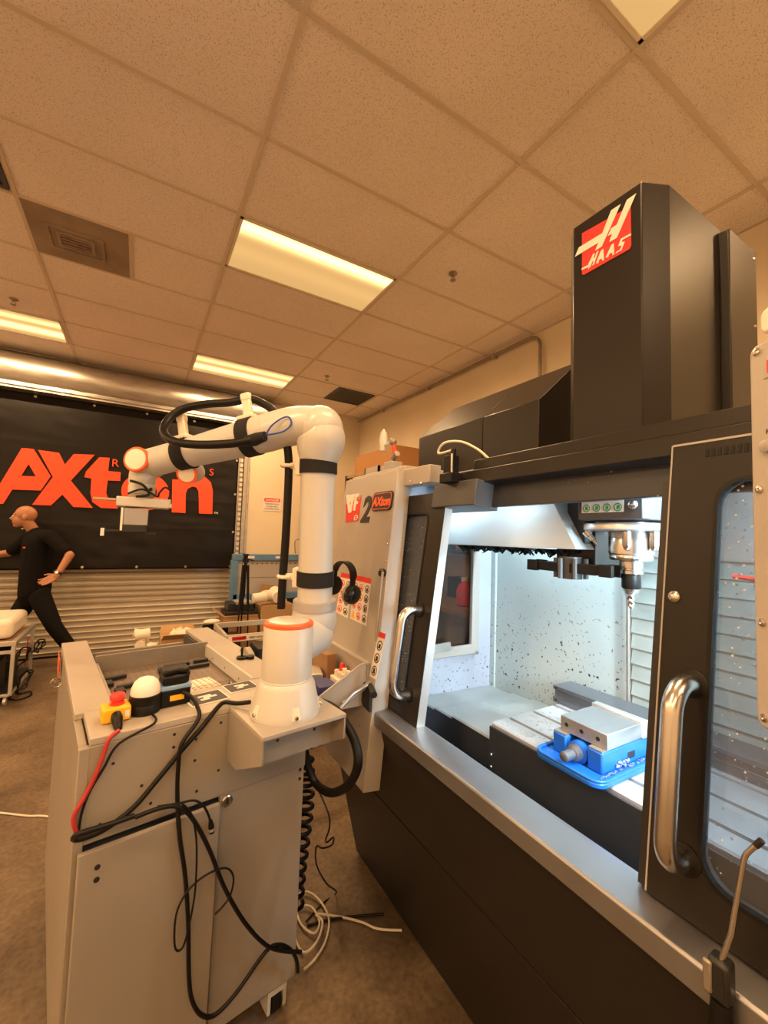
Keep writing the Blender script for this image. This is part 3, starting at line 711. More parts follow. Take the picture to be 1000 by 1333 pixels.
# tool changer hood with brush, arm
q = MB(frame((1.15, 0, 0), (0, -1, 0), (0, 0, 1), (-1, 0, 0)))
q.prism([(-1.517, 1.655), (-1.413, 1.577), (-.791, 1.582), (-.875, 1.731), (-.888, 1.80), (-1.517, 1.80)], -.33, 0); q.build('carousel_hood', M['hood'], mill, bevel=.002)
q = MB(); rnd = random.Random(3)
for k in range(90):
    y = .84+.57*k/90+rnd.uniform(-.003, .003); l = rnd.uniform(.012, .03); q.prism([(1.19+rnd.uniform(0, .1), 1.577), (1.20+rnd.uniform(0, .1), 1.577), (1.195+rnd.uniform(0, .1), 1.577-l)], y, y+.005, 'y')
br = q.build('brush_seal', M['black'], mill); br['kind'] = 'stuff'
q = MB(); q.box((1.24, .79, 1.50), (1.42, .93, 1.845)); q.box((1.20, .80, 1.60), (1.24, .86, 1.845)); q.build('changer_column', M['dark2'], mill, bevel=.004)
arm = MB(); ax_, ay, az = 1.20, .845, 1.507
arm.prism([(ax_-.02, ay-.13), (ax_+.02, ay-.13), (ax_+.03, ay-.05), (ax_+.03, ay+.05), (ax_+.02, ay+.13), (ax_-.02, ay+.13), (ax_-.03, ay+.05), (ax_-.03, ay-.05)], az, az+.03)
for s in (-1, 1):
    arm.box((ax_-.03, ay+s*.13-.02, az-.003), (ax_-.015, ay+s*.13+.02, az+.033)); arm.box((ax_+.015, ay+s*.13-.02, az-.003), (ax_+.03, ay+s*.13+.02, az+.033))
ta = arm.build('tool_change_arm', M['black'], mill, bevel=.002)
q = MB(); q.cyl((ax_, ay, az-.02), (ax_, ay, az+.05), .034, n=20)
for k in range(6): q.cyl((ax_+.045*math.cos(k), ay+.045*math.sin(k), az-.018), (ax_+.045*math.cos(k), ay+.045*math.sin(k), az+.045), .008, n=8)
q.build('arm_hub', M['dgrey'], ta, smooth=40)
# head and spindle
SX, SY = 1.24, .678
hd = MB().box((1.10, .572, 1.668), (1.38, .752, 1.862)).build('spindle_head', M['dgrey'], mill, bevel=.003)
HF = frame((1.0995, 0, 0), (0, -1, 0), (0, 0, 1), (-1, 0, 0))
p0, p1 = atX(757.5, 668, 1.0995), atX(812, 640, 1.0995)
MB(HF).box((-p0.y, p0.z, 0), (-p1.y, p1.z, .0008)).build('pictogram_sticker', M['stick'], hd)
for c in range(4):
    for r in range(2):
        cx, cz = -p0.y+(-p1.y+p0.y)*(c+.5)/4, p0.z+.013+r*.030
        q = MB(HF); q.ring([(cx+.0115*math.cos(k*.393), cz+.0115*math.sin(k*.393)) for k in range(16)], [(cx+.0085*math.cos(k*.393), cz+.0085*math.sin(k*.393)) for k in range(16)], .0008, .0014)
        if r == 0: q.prism([(cx-.004, cz-.006), (cx+.005, cz-.005), (cx+.003+.002*(c % 2), cz+.006), (cx-.003, cz+.004)], .0008, .0014)
        else: q.prism([(cx-.009, cz+.007), (cx-.007, cz+.009), (cx+.009, cz-.007), (cx+.007, cz-.009)], .0008, .0014)
        q.build('pictogram', M['green' if r == 0 else 'rprint'], hd)
p = atX(824, 657, 1.10); MB().lathe([(.004, 0), (.013, 0), (.011, .006), (.004, .010), (.001, .011)], p, (-1, 0, 0), 18).build('cap_screw', M['steel'], hd, smooth=50)
q = MB(); q.lathe([(.056, 1.665), (.056, 1.66), (.122, 1.66), (.125, 1.655), (.125, 1.643), (.121, 1.640), (.056, 1.640)], (SX, SY, 0), n=40); q.build('coolant_ring', M['alu'], mill, smooth=40)
q = MB(); q.lathe([(.056, 1.64), (.059, 1.635), (.059, 1.575), (.056, 1.572), (.056, 1.566), (.058, 1.563), (.055, 1.556), (.030, 1.552), (.030, 1.545), (.02, 1.545)], (SX, SY, 0), n=36); q.build('spindle_nose', M['steel'], mill, smooth=40)
for k in range(4):
    w = R(200+60*k); c = Vector((SX+.068*math.cos(w), SY+.068*math.sin(w), 0))
    MB().lathe([(.003, 1.64), (.011, 1.638), (.011, 1.60), (.007, 1.588), (.003, 1.585)], c, n=12).build('coolant_nozzle', M['steel'], mill, smooth=40)
a = Vector((SX-.06, SY+.105, 1.64)); d = Vector((.35, -.55, -.8)).normalized()
MB().lathe([(.006, 0), (.012, .002), (.012, .018), (.008, .02), (.008, .034), (.005, .036), (.005, .055), (.002, .056)], a, d, 12).build('coolant_nozzle', M['steel'], mill, smooth=40)
q = MB(); q.lathe([(.031, 1.548), (.031, 1.535), (.028, 1.533), (.028, 1.529), (.031, 1.527), (.031, 1.518), (.024, 1.514)], (SX, SY, 0), n=28); th = q.build('tool_holder', M['steel'], mill, smooth=40)
MB().lathe([(.024, 1.515), (.025, 1.51), (.025, 1.478), (.022, 1.474)], (SX, SY, 0), n=28).build('holder_grip', M['black'], th, smooth=40)
MB().lathe([(.022, 1.475), (.019, 1.462), (.013, 1.455), (.005, 1.455)], (SX, SY, 0), n=28).build('collet_nut', M['steel'], th, smooth=40)
q = MB()
for s in (0, math.pi):
    q.tube([(SX+.005*math.cos(s+k*.55), SY+.005*math.sin(s+k*.55), 1.456-k*.0028) for k in range(14)], .005, 6)
q.build('end_mill', M['steel'], th, smooth=60)
q = MB(); q.tube(spl([(SX+.06, SY-.13, 1.66), (SX+.03, SY-.15, 1.70), (SX+.05, SY-.16, 1.76), (SX+.08, SY-.15, 1.80)]), .008, 8); q.build('coolant_hose', M['black'], mill, smooth=60)
q = MB(); q.tube(spl([(SX+.14, SY-.30, 1.66), (SX+.10, SY-.36, 1.58), (SX+.05, SY-.33, 1.53), (SX+.06, SY-.22, 1.53)]), .006, 8); q.build('air_hose', M['rprint'], mill, smooth=60)
# column cover and tool changer cover above the roof
q = MB().prism([(1.10, .571), (1.10, .772), (1.14, .808), (1.52, .808), (1.52, .537), (1.172, .537)], 1.866, 2.57); cc = q.build('column_cover', M['dark'], mill, bevel=.003, smooth=10)
q = MB(); q.prism([(1.462, .510), (1.462, .54), (1.60, .54), (1.60, .84), (1.66, .84), (1.66, .510)], 1.87, 2.555); q.build('column_rear', M['dark'], mill, bevel=.004, smooth=14)
for z in (2.52, 2.30): bolt(cc, (1.63, .510, z), (0, -1, 0), .005)
for y0, y1 in ((.975, 1.2545), (1.2575, 1.71)):
    MB().prism([(1.20, 1.866), (1.20, 2.108), (1.42, 2.30), (1.95, 2.30), (1.95, 1.866)], y0, y1, 'y').build('changer_cover', M['dark'], mill, bevel=.003, smooth=14)
CF = frame((1.0995, 0, 0), (0, -1, 0), (0, 0, 1), (-1, 0, 0))
def cpoly(px): return [(lambda p: (-p.y, p.z))(atX(740+x/10, 240+y/10, 1.0995)) for x, y in px]
lg = MB(CF).prism(cpoly([(182, 640), (815, 285), (822, 800), (800, 845), (205, 1180), (182, 1170)]), 0, .0015).build('logo_plate', M['rprint'], cc)
bpy.data.materials['print_red']
for pl in ([(92, 948), (145, 825), (436, 648), (450, 640), (565, 342), (688, 262), (442, 815), (355, 870), (400, 763)], [(890, 122), (770, 208), (638, 530), (568, 576), (520, 678), (578, 648), (540, 756), (636, 706)], [(182, 1098), (262, 1055), (330, 912), (352, 900), (332, 968), (352, 957), (380, 880), (400, 868), (340, 1050), (318, 1062), (338, 1000), (316, 1012), (298, 1072), (262, 1112), (270, 1078), (182, 1122)], [(366, 1035), (432, 868), (462, 842), (470, 990), (448, 1002), (446, 968), (408, 988), (398, 1030)][::1], [(490, 960), (570, 790), (598, 770), (604, 915), (582, 928), (580, 890), (542, 910), (526, 952)], [(822, 642), (822, 668), (712, 728), (700, 758), (742, 748), (700, 860), (622, 905), (634, 882), (684, 852), (700, 800), (656, 812), (690, 716)]):
    MB(CF).prism(cpoly(pl), .0015, .003).build('lettering', M['stick'], lg)
# door sensor and its cable
p = Vector((.955, 1.155, 1.80))
q = MB(); q.box((p.x-.03, p.y-.035, 1.80), (p.x+.03, p.y+.03, 1.835)); q.box((p.x-.02, p.y-.02, 1.835), (p.x+.02, p.y+.022, 1.90)); q.cyl((p.x, p.y-.01, 1.90), (p.x, p.y-.01, 1.925), .01)
sn = q.build('door_sensor', M['black'], mill, bevel=.003)
q = MB(); q.cyl((p.x-.022, p.y-.03, 1.83), (p.x-.022, p.y-.03, 1.90), .005, n=8); q.build('sensor_plunger', M['steel'], sn, smooth=60)
q = MB(); q.tube(spl([(p.x, p.y-.01, 1.92), tuple(atX(571, 590, .96)), tuple(atX(578, 577, .965)), tuple(atX(600, 575, .98)), tuple(atX(622, 585, 1.0)), tuple(atX(636, 597, 1.02))], 6), .0045, 8); q.build('sensor_cable', M['cable_w'], mill, smooth=60)
# work lights inside, tucked up behind the header
wl = MB().box((1.075, -.2, 1.815), (1.115, .54, 1.843)).box((1.075, .81, 1.815), (1.115, 1.35, 1.843)).build('work_light', M['alu'], mill)
m = bpy.data.materials.new('led_strip'); m.use_nodes = True; nt = m.node_tree; nt.nodes.remove(nt.nodes['Principled BSDF']); em = nt.nodes.new('ShaderNodeEmission'); em.inputs[0].default_value = (.80, .93, 1.0, 1); em.inputs[1].default_value = 12; nt.links.new(em.outputs[0], nt.nodes['Material Output'].inputs[0])
MB().box((1.082, -.18, 1.811), (1.108, .53, 1.815)).box((1.082, .82, 1.811), (1.108, 1.33, 1.815)).build('led_strip', m, wl)
def led(name, loc, rot, sx, sy, e):
    ld = bpy.data.lights.new(name, 'AREA'); ld.shape = 'RECTANGLE'; ld.size = sx; ld.size_y = sy; ld.energy = e; ld.color = LED_COL
    lo = bpy.data.objects.new(name, ld); COL.objects.link(lo); lo.parent = mill; lo.location = Vector(loc)-ORG[mill.name]; lo.rotation_euler = rot
led('led_lamp', (1.095, .175, 1.808), (0, R(-20), 0), .03, .7, MILL_LED_W*.35)
led('led_lamp', (1.54, 1.10, 1.835), (0, 0, 0), .04, .6, MILL_LED_W*.10)  # extra lamp with no fixture, added to brighten the back wall
led('led_lamp', (1.062, 1.22, 1.715), (0, R(-50), 0), .012, .5, MILL_LED_W*.014)
led('led_lamp', (1.08, -.455, 1.50), (R(82), 0, R(-22)), .24, .5, MILL_LED_W*.75)
MB().box((.97, -.469, 1.25), (1.2, -.464, 1.75)).build('lamp_panel', M['alu'], mill)
# gas rod hanging on the panel
h = thing('hook_rod', 'slim grey rod hanging from a round magnet on the light grey front panel', 'rod', dfw(497, 745, -.04))
MB().lathe([(.004, 0), (.016, 0), (.018, .008), (.014, .02), (.004, .024)], dfw(500, 746, -.04), nrm, 18).build('magnet', M['black'], h, smooth=40)
q = MB(); q.tube([dfw(498.5, 744, -.06), dfw(489, 835, -.06)], .0055, 10); q.build('rod', M['brown'], h, smooth=60)
q = MB(); q.tube(spl([dfw(499, 748, -.062), dfw(493, 748, -.064), dfw(493, 743, -.064), dfw(499, 742, -.062)], 5), .0015, 6); q.build('hook', M['steel'], h, smooth=60)

# ------------------------------------------------------------------ vise, bar on the table
vs_ = thing('machine_vise', 'blue machine vise with steel jaws on the T-slot table inside the mill', 'vise', (1.22, .755, .97))
fl = MB(); o_ = rrect(1.045, .650, 1.42, .862, .035); fl.prism(o_, .971, .985); b_ = fl.build('base_flange', M['blue'], vs_, bevel=.003)
q = MB(); q.ring(o_, rrect(1.055, .660, 1.41, .852, .028), .985, .992); q.build('flange_rim', M['blue'], vs_, bevel=.002)
bd = MB(); bd.box((1.10, .678, .985), (1.40, .722, 1.042)); bd.box((1.10, .788, .985), (1.40, .832, 1.042)); bd.box((1.13, .722, .985), (1.40, .788, 1.030)); bd.build('body', M['blue'], vs_, bevel=.005)
for y in (.700, .810): MB().box((1.102, y-.020, 1.042), (1.30, y+.020, 1.0445)).build('bed_way', M['brown'], vs_)
q = MB(); q.lathe([(.018, 0), (.030, .002), (.030, .05), (.02, .055)], (1.155, .755, 1.010), (-1, 0, 0), 24); q.build('nut_housing', M['blue'], vs_, smooth=40)
q = MB(); q.lathe([(.010, 0), (.022, .0), (.022, .012), (.019, .014), (.019, .020), (.014, .022), (.013, .055), (.010, .057)], (1.100, .755, 1.012), (-1, 0, 0), 24); q.build('screw', M['barst'], vs_, smooth=40)
mj = MB().box((1.12, .676, 1.0445), (1.283, .820, 1.087)).build('movable_jaw', M['ground'], vs_, bevel=.002)
for y in (.703, .752, .800): MB().lathe([(.006, 0), (.006, .0008), (.001, .0008)], (1.12, y, 1.066), (-1, 0, 0), 14).build('bolt_hole', M['ink'], mj)
MB().box((1.2835, .668, 1.044), (1.312, .828, 1.094)).build('jaw_plate', M['alu'], vs_, bevel=.004)
MB().box((1.22, .6768, 1.0), (1.255, .6785, 1.018)).build('side_slot', M['ink'], vs_)
q = MB(); rnd = random.Random(5)
for k in range(26): 
    x, z = 1.16+rnd.random()*.06, .993+rnd.random()*.012; q.obox((x, .672+rnd.random()*.004, z), (.006, .003, .003), rnd.random()*3)
for k in range(40):
    q.obox((1.08+rnd.random()*.32, .664+rnd.random()*.010, .988), (.006, .003, .003), rnd.random()*3)
ch = q.build('chips', M['alu'], vs_); ch['kind'] = 'stuff'
sb = MB().prism([(1.46, .971), (1.46, .990), (1.472, .994), (1.472, 1.018), (1.46, 1.020), (1.46, 1.034), (1.57, 1.034), (1.57, .971)], .10, 1.105, 'y').build('steel_bar', M['barst'], bevel=.0015)
tag(sb, 'long dark steel straight bar lying at the back of the mill table behind the vise', 'bar')
for z in (.98, 1.027): MB().lathe([(.004, 0), (.004, .001), (.001, .001)], (1.46, 1.09, z), (-1, 0, 0), 10).build('bolt_hole', M['ink'], sb)
q = MB(); rnd = random.Random(9)
for k in range(240):
    x = rnd.uniform(1.12, 1.42); y = rnd.uniform(.87, 1.06) if k % 3 else rnd.uniform(1.08, 1.40); z = .9705 if y < 1.077 else (.8995 if y < 1.31 else .888)
    if 1.165 < x < 1.197 or 1.29 < x < 1.322: continue
    q.obox((x, y, z-(.012*(x-1.12)/.48 if y > 1.077 else 0)), (rnd.uniform(.003, .012), .003, .002), rnd.random()*3)
cs = q.build('metal_chips', M['alu']); tag(cs, 'bright metal chips scattered over the mill table and way covers', 'chips', kind='stuff')
# ------------------------------------------------------------------ robot cart (its own frame: right along its front, back, up)
TH = R(9)
CU, CV, CO = Vector((math.cos(TH), math.sin(TH), 0)), Vector((-math.sin(TH), math.cos(TH), 0)), Vector((.547, 1.408, 0))
CM = frame(CO, CU, CV, (0, 0, 1))
def W(a, b_, c): return CM @ Vector((a, b_, c))
def onfront(px, py, off=.008):      # point on the cart's near face
    return hit(px, py, CO-CV*off, CV)
def onplane(px, py, a): return hit(px, py, CO+CU*a, CU)
TOP = 1.062
ct = thing('robot_cart', 'grey sheet metal robot cart with open top tray standing on casters', 'cart', W(-.315, .55, 0))
def cb(name, a, b_, m='cart', bevel=.003, parent=None): return MB(CM).box(a, b_).build(name, M[m], parent or ct, bevel=bevel)
cb('upper_front', (-.63, 0, .800), (-.001, .02, TOP-.02))
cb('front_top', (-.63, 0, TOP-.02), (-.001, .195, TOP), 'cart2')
cb('left_side', (-.652, .021, .12), (-.632, 1.136, TOP-.02))
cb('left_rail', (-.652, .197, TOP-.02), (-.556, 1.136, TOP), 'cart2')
cb('right_side', (-.02, .021, .12), (0, 1.136, TOP-.02))
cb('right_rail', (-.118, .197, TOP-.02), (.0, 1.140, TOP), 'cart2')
cb('right_panel', (-.29, .004, .115), (-.003, .02, .836))
cb('inner_front', (-.63, .03, .13), (-.005, .04, .80), 'dgrey')
cb('bottom', (-.64, .03, .115), (-.01, 1.12, .135))
cb('rear_panel', (-.64, 1.12, .13), (-.01, 1.135, 1.0))
cb('corner_post', (-.652, -.002, .115), (-.628, .02, TOP-.021), 'cart')
# flap door, leaning out a little at its top
def flap(a, z, t=0): 
    f = (z-.13)/.675; return (a, -.004-.016*f-t, z)
q = MB(CM); vs = [flap(-.640, .13), flap(-.300, .13), flap(-.300, .800), flap(-.640, .800)]; vs2 = [(x, y-.014, z) for x, y, z in vs]
q.add(vs+vs2, [(0, 1, 2, 3), (7, 6, 5, 4), (0, 4, 5, 1), (1, 5, 6, 2), (2, 6, 7, 3), (3, 7, 4, 0)]); fd = q.build('flap_door', M['cart'], ct, bevel=.003)
for z in (.757, .727): MB().lathe([(.002, 0), (.0065, 0), (.0065, .002), (.002, .003)], W(-.598, -.0325, z), -CV, 14).build('bolt', M['ink'], fd, smooth=40)
q = MB(); q.lathe([(.004, 0), (.017, 0), (.017, .004), (.013, .006), (.012, .004), (.002, .004)], W(-.268, .004, .778), -CV, 22); lk = q.build('lock', M['steel'], ct, smooth=40)
MB(CM).box((-.2705, -.004, .770), (-.2655, -.0015, .786)).build('key_slot', M['ink'], lk)
for a, z in ((-.575, .985), (-.505, .905), (-.43, 1.02), (-.43, .985), (-.43, .94), (-.37, .99), (-.37, .93), (-.30, 1.02), (-.30, .88), (-.595, .84), (-.48, .85), (-.36, .84)):
    MB().lathe([(.001, 0), (.0042, 0), (.0042, .0008), (.001, .001)], W(a, 0, z), -CV, 10).build('bolt_hole', M['ink'], ct)
for a, z in ((-.018, .79), (-.018, .76), (-.018, .20)): MB().lathe([(.001, 0), (.0055, 0), (.0055, .0012), (.001, .0014)], W(a, .004, z), -CV, 10).build('bolt_hole', M['ink'], ct)
# tray
MB(CM).box((-.555, .197, .985), (-.118, .76, 1.012)).build('tray_floor', M['plate'], ct)
MB(CM).box((-.555, .752, .992), (-.118, .762, 1.078)).build('tray_back', M['brown'], ct, bevel=.001)
MB(CM).box((-.555, .197, .992), (-.545, .752, 1.05)).build('tray_side', M['cart2'], ct, bevel=.001)
MB(CM).box((-.128, .197, .992), (-.118, .80, 1.066)).build('tray_side', M['white'], ct, bevel=.001)
MB(CM).box((-.127, .80, .992), (-.118, 1.13, 1.04)).build('tray_side', M['dgrey'], ct, bevel=.001)
MB(CM).box((-.545, .198, .992), (-.535, .55, 1.02)).build('tray_strip', M['white'], ct, bevel=.001)
for k in range(3): MB().lathe([(.001, 0), (.005, 0), (.001, .001)], W(-.128, .32+.16*k, 1.03), -CU, 10).build('bolt_hole', M['dgrey'], ct)
q = MB(CM)
for i in range(17):
    for j in range(21):
        a, b_ = -.525+.0245*i, .215+.0255*j
        q.lathe([(.0035, 1.0122), (.0001, 1.0124)], (a, b_, 0), n=6)
hp = q.build('plate_holes', M['ink'], ct); hp['kind'] = 'stuff'
# mount bracket
MB(CM).box((-.277, -.250, TOP-.010), (-.012, .05, TOP+.002)).build('mount_plate', M['cart2'], ct, bevel=.0015)
for a in (-.277, -.018):
    q = MB(frame(CO+CU*a, CV, (0, 0, 1), CU)); q.prism([(-.001, TOP-.011), (-.248, TOP-.011), (-.248, TOP-.072), (-.075, .905), (-.001, .905)], 0, .006); q.build('gusset', M['cart'], ct, bevel=.001)
MB(CM).box((-.271, -.18, .955), (-.018, -.174, TOP-.012)).build('bracket_back', M['cart'], ct)
for a, b_ in ((-.20, -.174), (-.08, -.174)): MB().lathe([(.001, 0), (.005, 0), (.001, .001)], W(a, -.181, 1.01), -CV, 10).build('bolt_hole', M['ink'], ct)
# casters
for a, b_ in ((-.055, .07), (-.58, .09), (-.06, 1.05), (-.58, 1.05)):
    q = MB(CM); q.box((a-.03, b_-.035, .106), (a+.03, b_+.035, .114)); q.box((a-.034, b_-.045, .02), (a-.022, b_+.02, .106)); q.box((a+.022, b_-.045, .02), (a+.034, b_+.02, .106)); q.box((a-.034, b_-.047, .075), (a+.034, b_-.04, .106))
    cf = q.build('caster', M['white'], ct, bevel=.002)
    MB().cyl(W(a-.016, b_-.01, .04), W(a+.016, b_-.01, .04), .04, n=20).build('wheel', M['black'], cf, bevel=.004)
# left side label hanging on a wire ring
tg = thing('hang_tag', 'orange paper tag hanging on a wire ring at the cart left side', 'tag', W(-.662, 1.02, .93))
q = MB(frame(CO+CU*-.664, CV, (0, 0, 1), CU)); q.prism([(.955, .955), (1.06, .965), (1.06, 1.04), (.955, 1.03)], 0, .0025); q.build('card', M['orange'], tg)
MB().tube([W(-.668+.02*math.cos(k*.5236), .93, .945+.018*math.sin(k*.5236)) for k in range(12)], .0025, 6, closed=True).build('ring', M['steel'], tg, smooth=60)
for k in range(2): MB().cyl(W(-.675, .93+.02*k, .945), W(-.652, .95+.02*k, .945), .005, n=8).build('clip', M['steel'], tg, smooth=50)

# --- things on the cart
e = thing('emergency_stop', 'yellow emergency stop box with red button on the cart front left corner', 'emergency stop', W(-.565, .095, TOP))
MB(CM).box((-.600, .065, TOP+.001), (-.530, .125, TOP+.042)).build('housing', M['yel'], e, bevel=.006)
MB().lathe([(.019, .042), (.019, .047), (.015, .048), (.015, .054), (.019, .056), (.019, .067), (.016, .071), (.003, .072)], W(-.562, .095, TOP), n=28).build('button', M['estop'], e, smooth=45)
MB(CM).box((-.546, .0645, TOP+.012), (-.535, .0652, TOP+.030)).build('label', M['stick'], e)
MB().lathe([(.012, -.002), (.014, .01), (.0135, .02), (.012, .022), (.0125, .03), (.011, .032), (.0115, .04), (.008, .055), (.003, .056)], W(-.566, .066, TOP+.022), -CV-Vector((0, 0, .45)), 18).build('cable_gland', M['black'], e, smooth=45)
bc = thing('beacon_light', 'round black beacon with white dome beside the yellow stop box', 'beacon', W(-.490, .105, TOP))
MB().lathe([(.038, .001), (.042, .003), (.042, .026), (.0405, .028), (.042, .030), (.042, .052), (.039, .054), (.01, .054)], W(-.490, .105, TOP), n=36).build('base', M['black'], bc, smooth=40)
MB().lathe([(.039, .053), (.0398, .060), (.037, .074), (.031, .088), (.021, .097), (.009, .101), (.001, .102)], W(-.490, .105, TOP), n=36).build('dome', M['dome'], bc, smooth=60)
sx = thing('laser_scanner', 'black and pale blue safety scanner box with curved black head on the cart', 'scanner', W(-.405, .13, TOP))
MB(CM).box((-.450, .095, TOP+.001), (-.366, .165, TOP+.050)).build('housing', M['black'], sx, bevel=.004)
MB(CM).box((-.452, .093, TOP+.050), (-.364, .167, TOP+.063)).build('blue_band', M['lblue'], sx, bevel=.003)
q = MB(CM); q.prism([(-.446, .10), (-.420, .096), (-.395, .096), (-.370, .10), (-.370, .16), (-.446, .16)], TOP+.0635, TOP+.092); q.build('head', M['black'], sx, bevel=.006)
q = MB(CM); q.prism([(-.446, .105), (-.432, .10), (-.40, .112), (-.385, .10), (-.370, .105), (-.370, .16), (-.446, .16)], TOP+.0925, TOP+.108); q.build('head_cap', M['black'], sx, bevel=.005)
q = MB(CM); q.box((-.425, .0943, TOP+.018), (-.385, .0950, TOP+.034)); q.build('yellow_label', M['yel'], sx)
def marker(label, a, b_, s, rot):
    t = thing('marker_plate', label, 'marker', W(a, b_, TOP)); F2 = CM @ Matrix.Translation((a, b_, TOP)) @ Matrix.Rotation(rot, 4, 'Z')
    MB(F2).box((-s, -s*.8, .0005), (s, s*.8, .003)).build('plate', M['stick'], t)
    MB(F2).box((-s*.92, -s*.72, .003), (s*.92, s*.72, .0036)).build('black_square', M['ink'], t)
    q = MB(F2); g = s*.22
    for i, j in ((-1, 1), (0, 1), (1, 0), (0, 0), (-1, -1), (1, 1), (2, 0), (0, -1)): q.box((i*g-g*.62, j*g-g*.5, .0036), (i*g+g*.5, j*g+g*.5, .0042))
    q.build('white_pattern', M['stick'], t)
marker('black and white marker plate beside the safety scanner on the cart front edge', -.315, .105, .060, R(4))
marker('small black and white marker plate right next to the robot base', -.190, .140, .050, R(2))
BLK = [((-.50, .62), (.075, .022), 10), ((-.53, .56), (.03, .05), 4), ((-.47, .50), (.080, .022), 8), ((-.505, .455), (.03, .045), 4), ((-.27, .66), (.10, .02), -2), ((-.335, .62), (.03, .05), -6), ((-.20, .60), (.09, .02), 0), ((-.255, .62), (.028, .05), -4), ((-.30, .53), (.10, .02), 8), ((-.17, .67), (.06, .02), 0)]
TXT = ['at the tray far left corner', 'small, leaning at the tray left edge', 'in the tray left half, nearer the beacon', 'small, behind the beacon dome', 'along the tray back wall', 'small, at the middle of the tray back', 'long, right part of the tray', 'small, beside the long right one', 'alone in the tray middle behind the scanner', 'short, in the tray far right corner']
for k, ((a, b_), (w, d), r) in enumerate(BLK):
    F2 = CM @ Matrix.Translation((a, b_, 1.0126)) @ Matrix.Rotation(R(r), 4, 'Z')
    o = MB(F2).box((-w/2, -d/2, 0), (w/2, d/2, .014)).build('black_block', M['ink'], bevel=.002); tag(o, 'black plastic block '+TXT[k], 'block', 'black blocks in the cart tray')
pp = thing('perforated_plate', 'cream perforated plate lying in the tray behind the scanner', 'plate', W(-.30, .33, 1.0126))
F2 = CM @ Matrix.Translation((-.285, .36, 1.0126)) @ Matrix.Rotation(R(6), 4, 'Z')
MB(F2).box((-.085, -.06, 0), (.085, .06, .010)).build('plate', M['cream'], pp, bevel=.002)
q = MB(F2)
for i in range(8):
    for j in range(6): q.lathe([(.0048, .0101), (.0001, .0103)], (-.073+.021*i, -.047+.019*j, 0), n=8)
hh = q.build('plate_holes', M['plate'], pp); hh['kind'] = 'stuff'
F2 = CM @ Matrix.Translation((-.27, .245, 1.0126)) @ Matrix.Rotation(R(3), 4, 'Z')
o = MB(F2).ring(rrect(-.09, -.03, .09, .03, .01), rrect(-.082, -.022, .082, .022, .006), 0, .035).build('clear_box', M['clear']); tag(o, 'small clear plastic box in the tray in front of the perforated plate', 'box')
ts = thing('thumb_screw', 'black thumb screw standing on the cart right rail behind the robot base', 'screw', W(-.065, .46, TOP))
MB().lathe([(.004, .0), (.022, 0), (.022, .008), (.008, .010), (.005, .012), (.005, .045), (.001, .046)], W(-.065, .46, TOP+.001), n=16).build('body', M['black'], ts, smooth=40)
o = MB().lathe([(.004, .0), (.016, 0), (.016, .012), (.004, .014)], W(-.035, .44, TOP+.001), n=16).build('knob', M['black'], smooth=40); tag(o, 'small black knob beside the thumb screw on the right rail', 'knob')
q = MB(CM); q.prism([(.46, TOP), (.58, TOP), (.57, TOP+.012), (.52, TOP+.03), (.47, TOP+.012)], -.03, -.006, 'x'); o = q.build('grey_bracket', M['cart']); tag(o, 'grey angled bracket on the right rail just behind the robot base', 'bracket')

# ------------------------------------------------------------------ robot arm
BL = W(-.155, -.13, 0)
rb = thing('industrial_robot', 'white six-axis robot arm with orange joint rings, bolted to the grey cart', 'robot', (BL.x, BL.y, TOP+.002))
z0 = TOP+.002
q = MB(); q.lathe([(.06, z0), (.103, z0), (.104, z0+.010), (.100, z0+.022), (.086, z0+.085), (.079, z0+.097), (.0765, z0+.099), (.0765, z0+.102), (.0745, z0+.104), (.0745, 1.318), (.072, 1.322), (.01, 1.322)], (BL.x, BL.y, 0), n=48); bs_ = q.build('base', M['white'], rb, smooth=35)
q = MB(); q.lathe([(.0735, 1.321), (.0750, 1.323), (.0750, 1.330), (.070, 1.334), (.055, 1.334)], (BL.x, BL.y, 0), n=48); q.build('orange_ring', M['orange'], rb, smooth=35)
MB().lathe([(.062, 1.33), (.062, 1.336), (.058, 1.338), (.001, 1.338)], (BL.x, BL.y, 0), n=48).build('joint_cap', M['white'], rb, smooth=35)
for k in range(4):
    w = R(228+72*k-30); d = Vector((math.cos(w), math.sin(w), 0)); s_ = Vector((-d.y, d.x, 0)); c = Vector((BL.x, BL.y, z0))
    q = MB(); vs = [c+d*.100+s_*.014+Vector((0, 0, .004)), c+d*.100-s_*.014+Vector((0, 0, .004)), c+d*.0795+Vector((0, 0, .092)), c+d*.105+s_*.014+Vector((0, 0, .012)), c+d*.105-s_*.014+Vector((0, 0, .012))]
    q.add(vs, [(3, 4, 2), (0, 1, 4, 3), (0, 3, 2), (1, 2, 4)]); q.build('bolt_pocket', M['cream'], bs_)
    bolt(bs_, c+d*.104+Vector((0, 0, .018)), d, .006)
def PD(x, y, d): return atD(x, y, d)
J2 = Vector((.536, 1.372, 1.255))
a0 = Vector((BL.x, BL.y, 1.245)); dj = (J2-a0).normalized()
q = MB(); q.tube([a0+dj*.05, a0+dj*.09, J2+dj*.02], [.060, .066, .070], 32); q.build('shoulder_joint', M['white'], rb, smooth=40)
A0, A1 = PD(409, 812, 1.46), PD(415, 598, 1.45)
ua = MB(); L_ = [A0+Vector((0, 0, -.055)), A0+Vector((0, 0, -.045)), A0+Vector((0, 0, -.025)), A0, A0+(A1-A0)*.07, A0+(A1-A0)*.11, A0+(A1-A0)*.125, A0+(A1-A0)*.5, A1-(A1-A0)*.02]
ua.tube(L_, [.03, .052, .070, .078, .077, .072, .0605, .060, .060], 36); ua.build('upper_arm', M['white'], rb, smooth=40)
dA = (A1-A0).normalized()
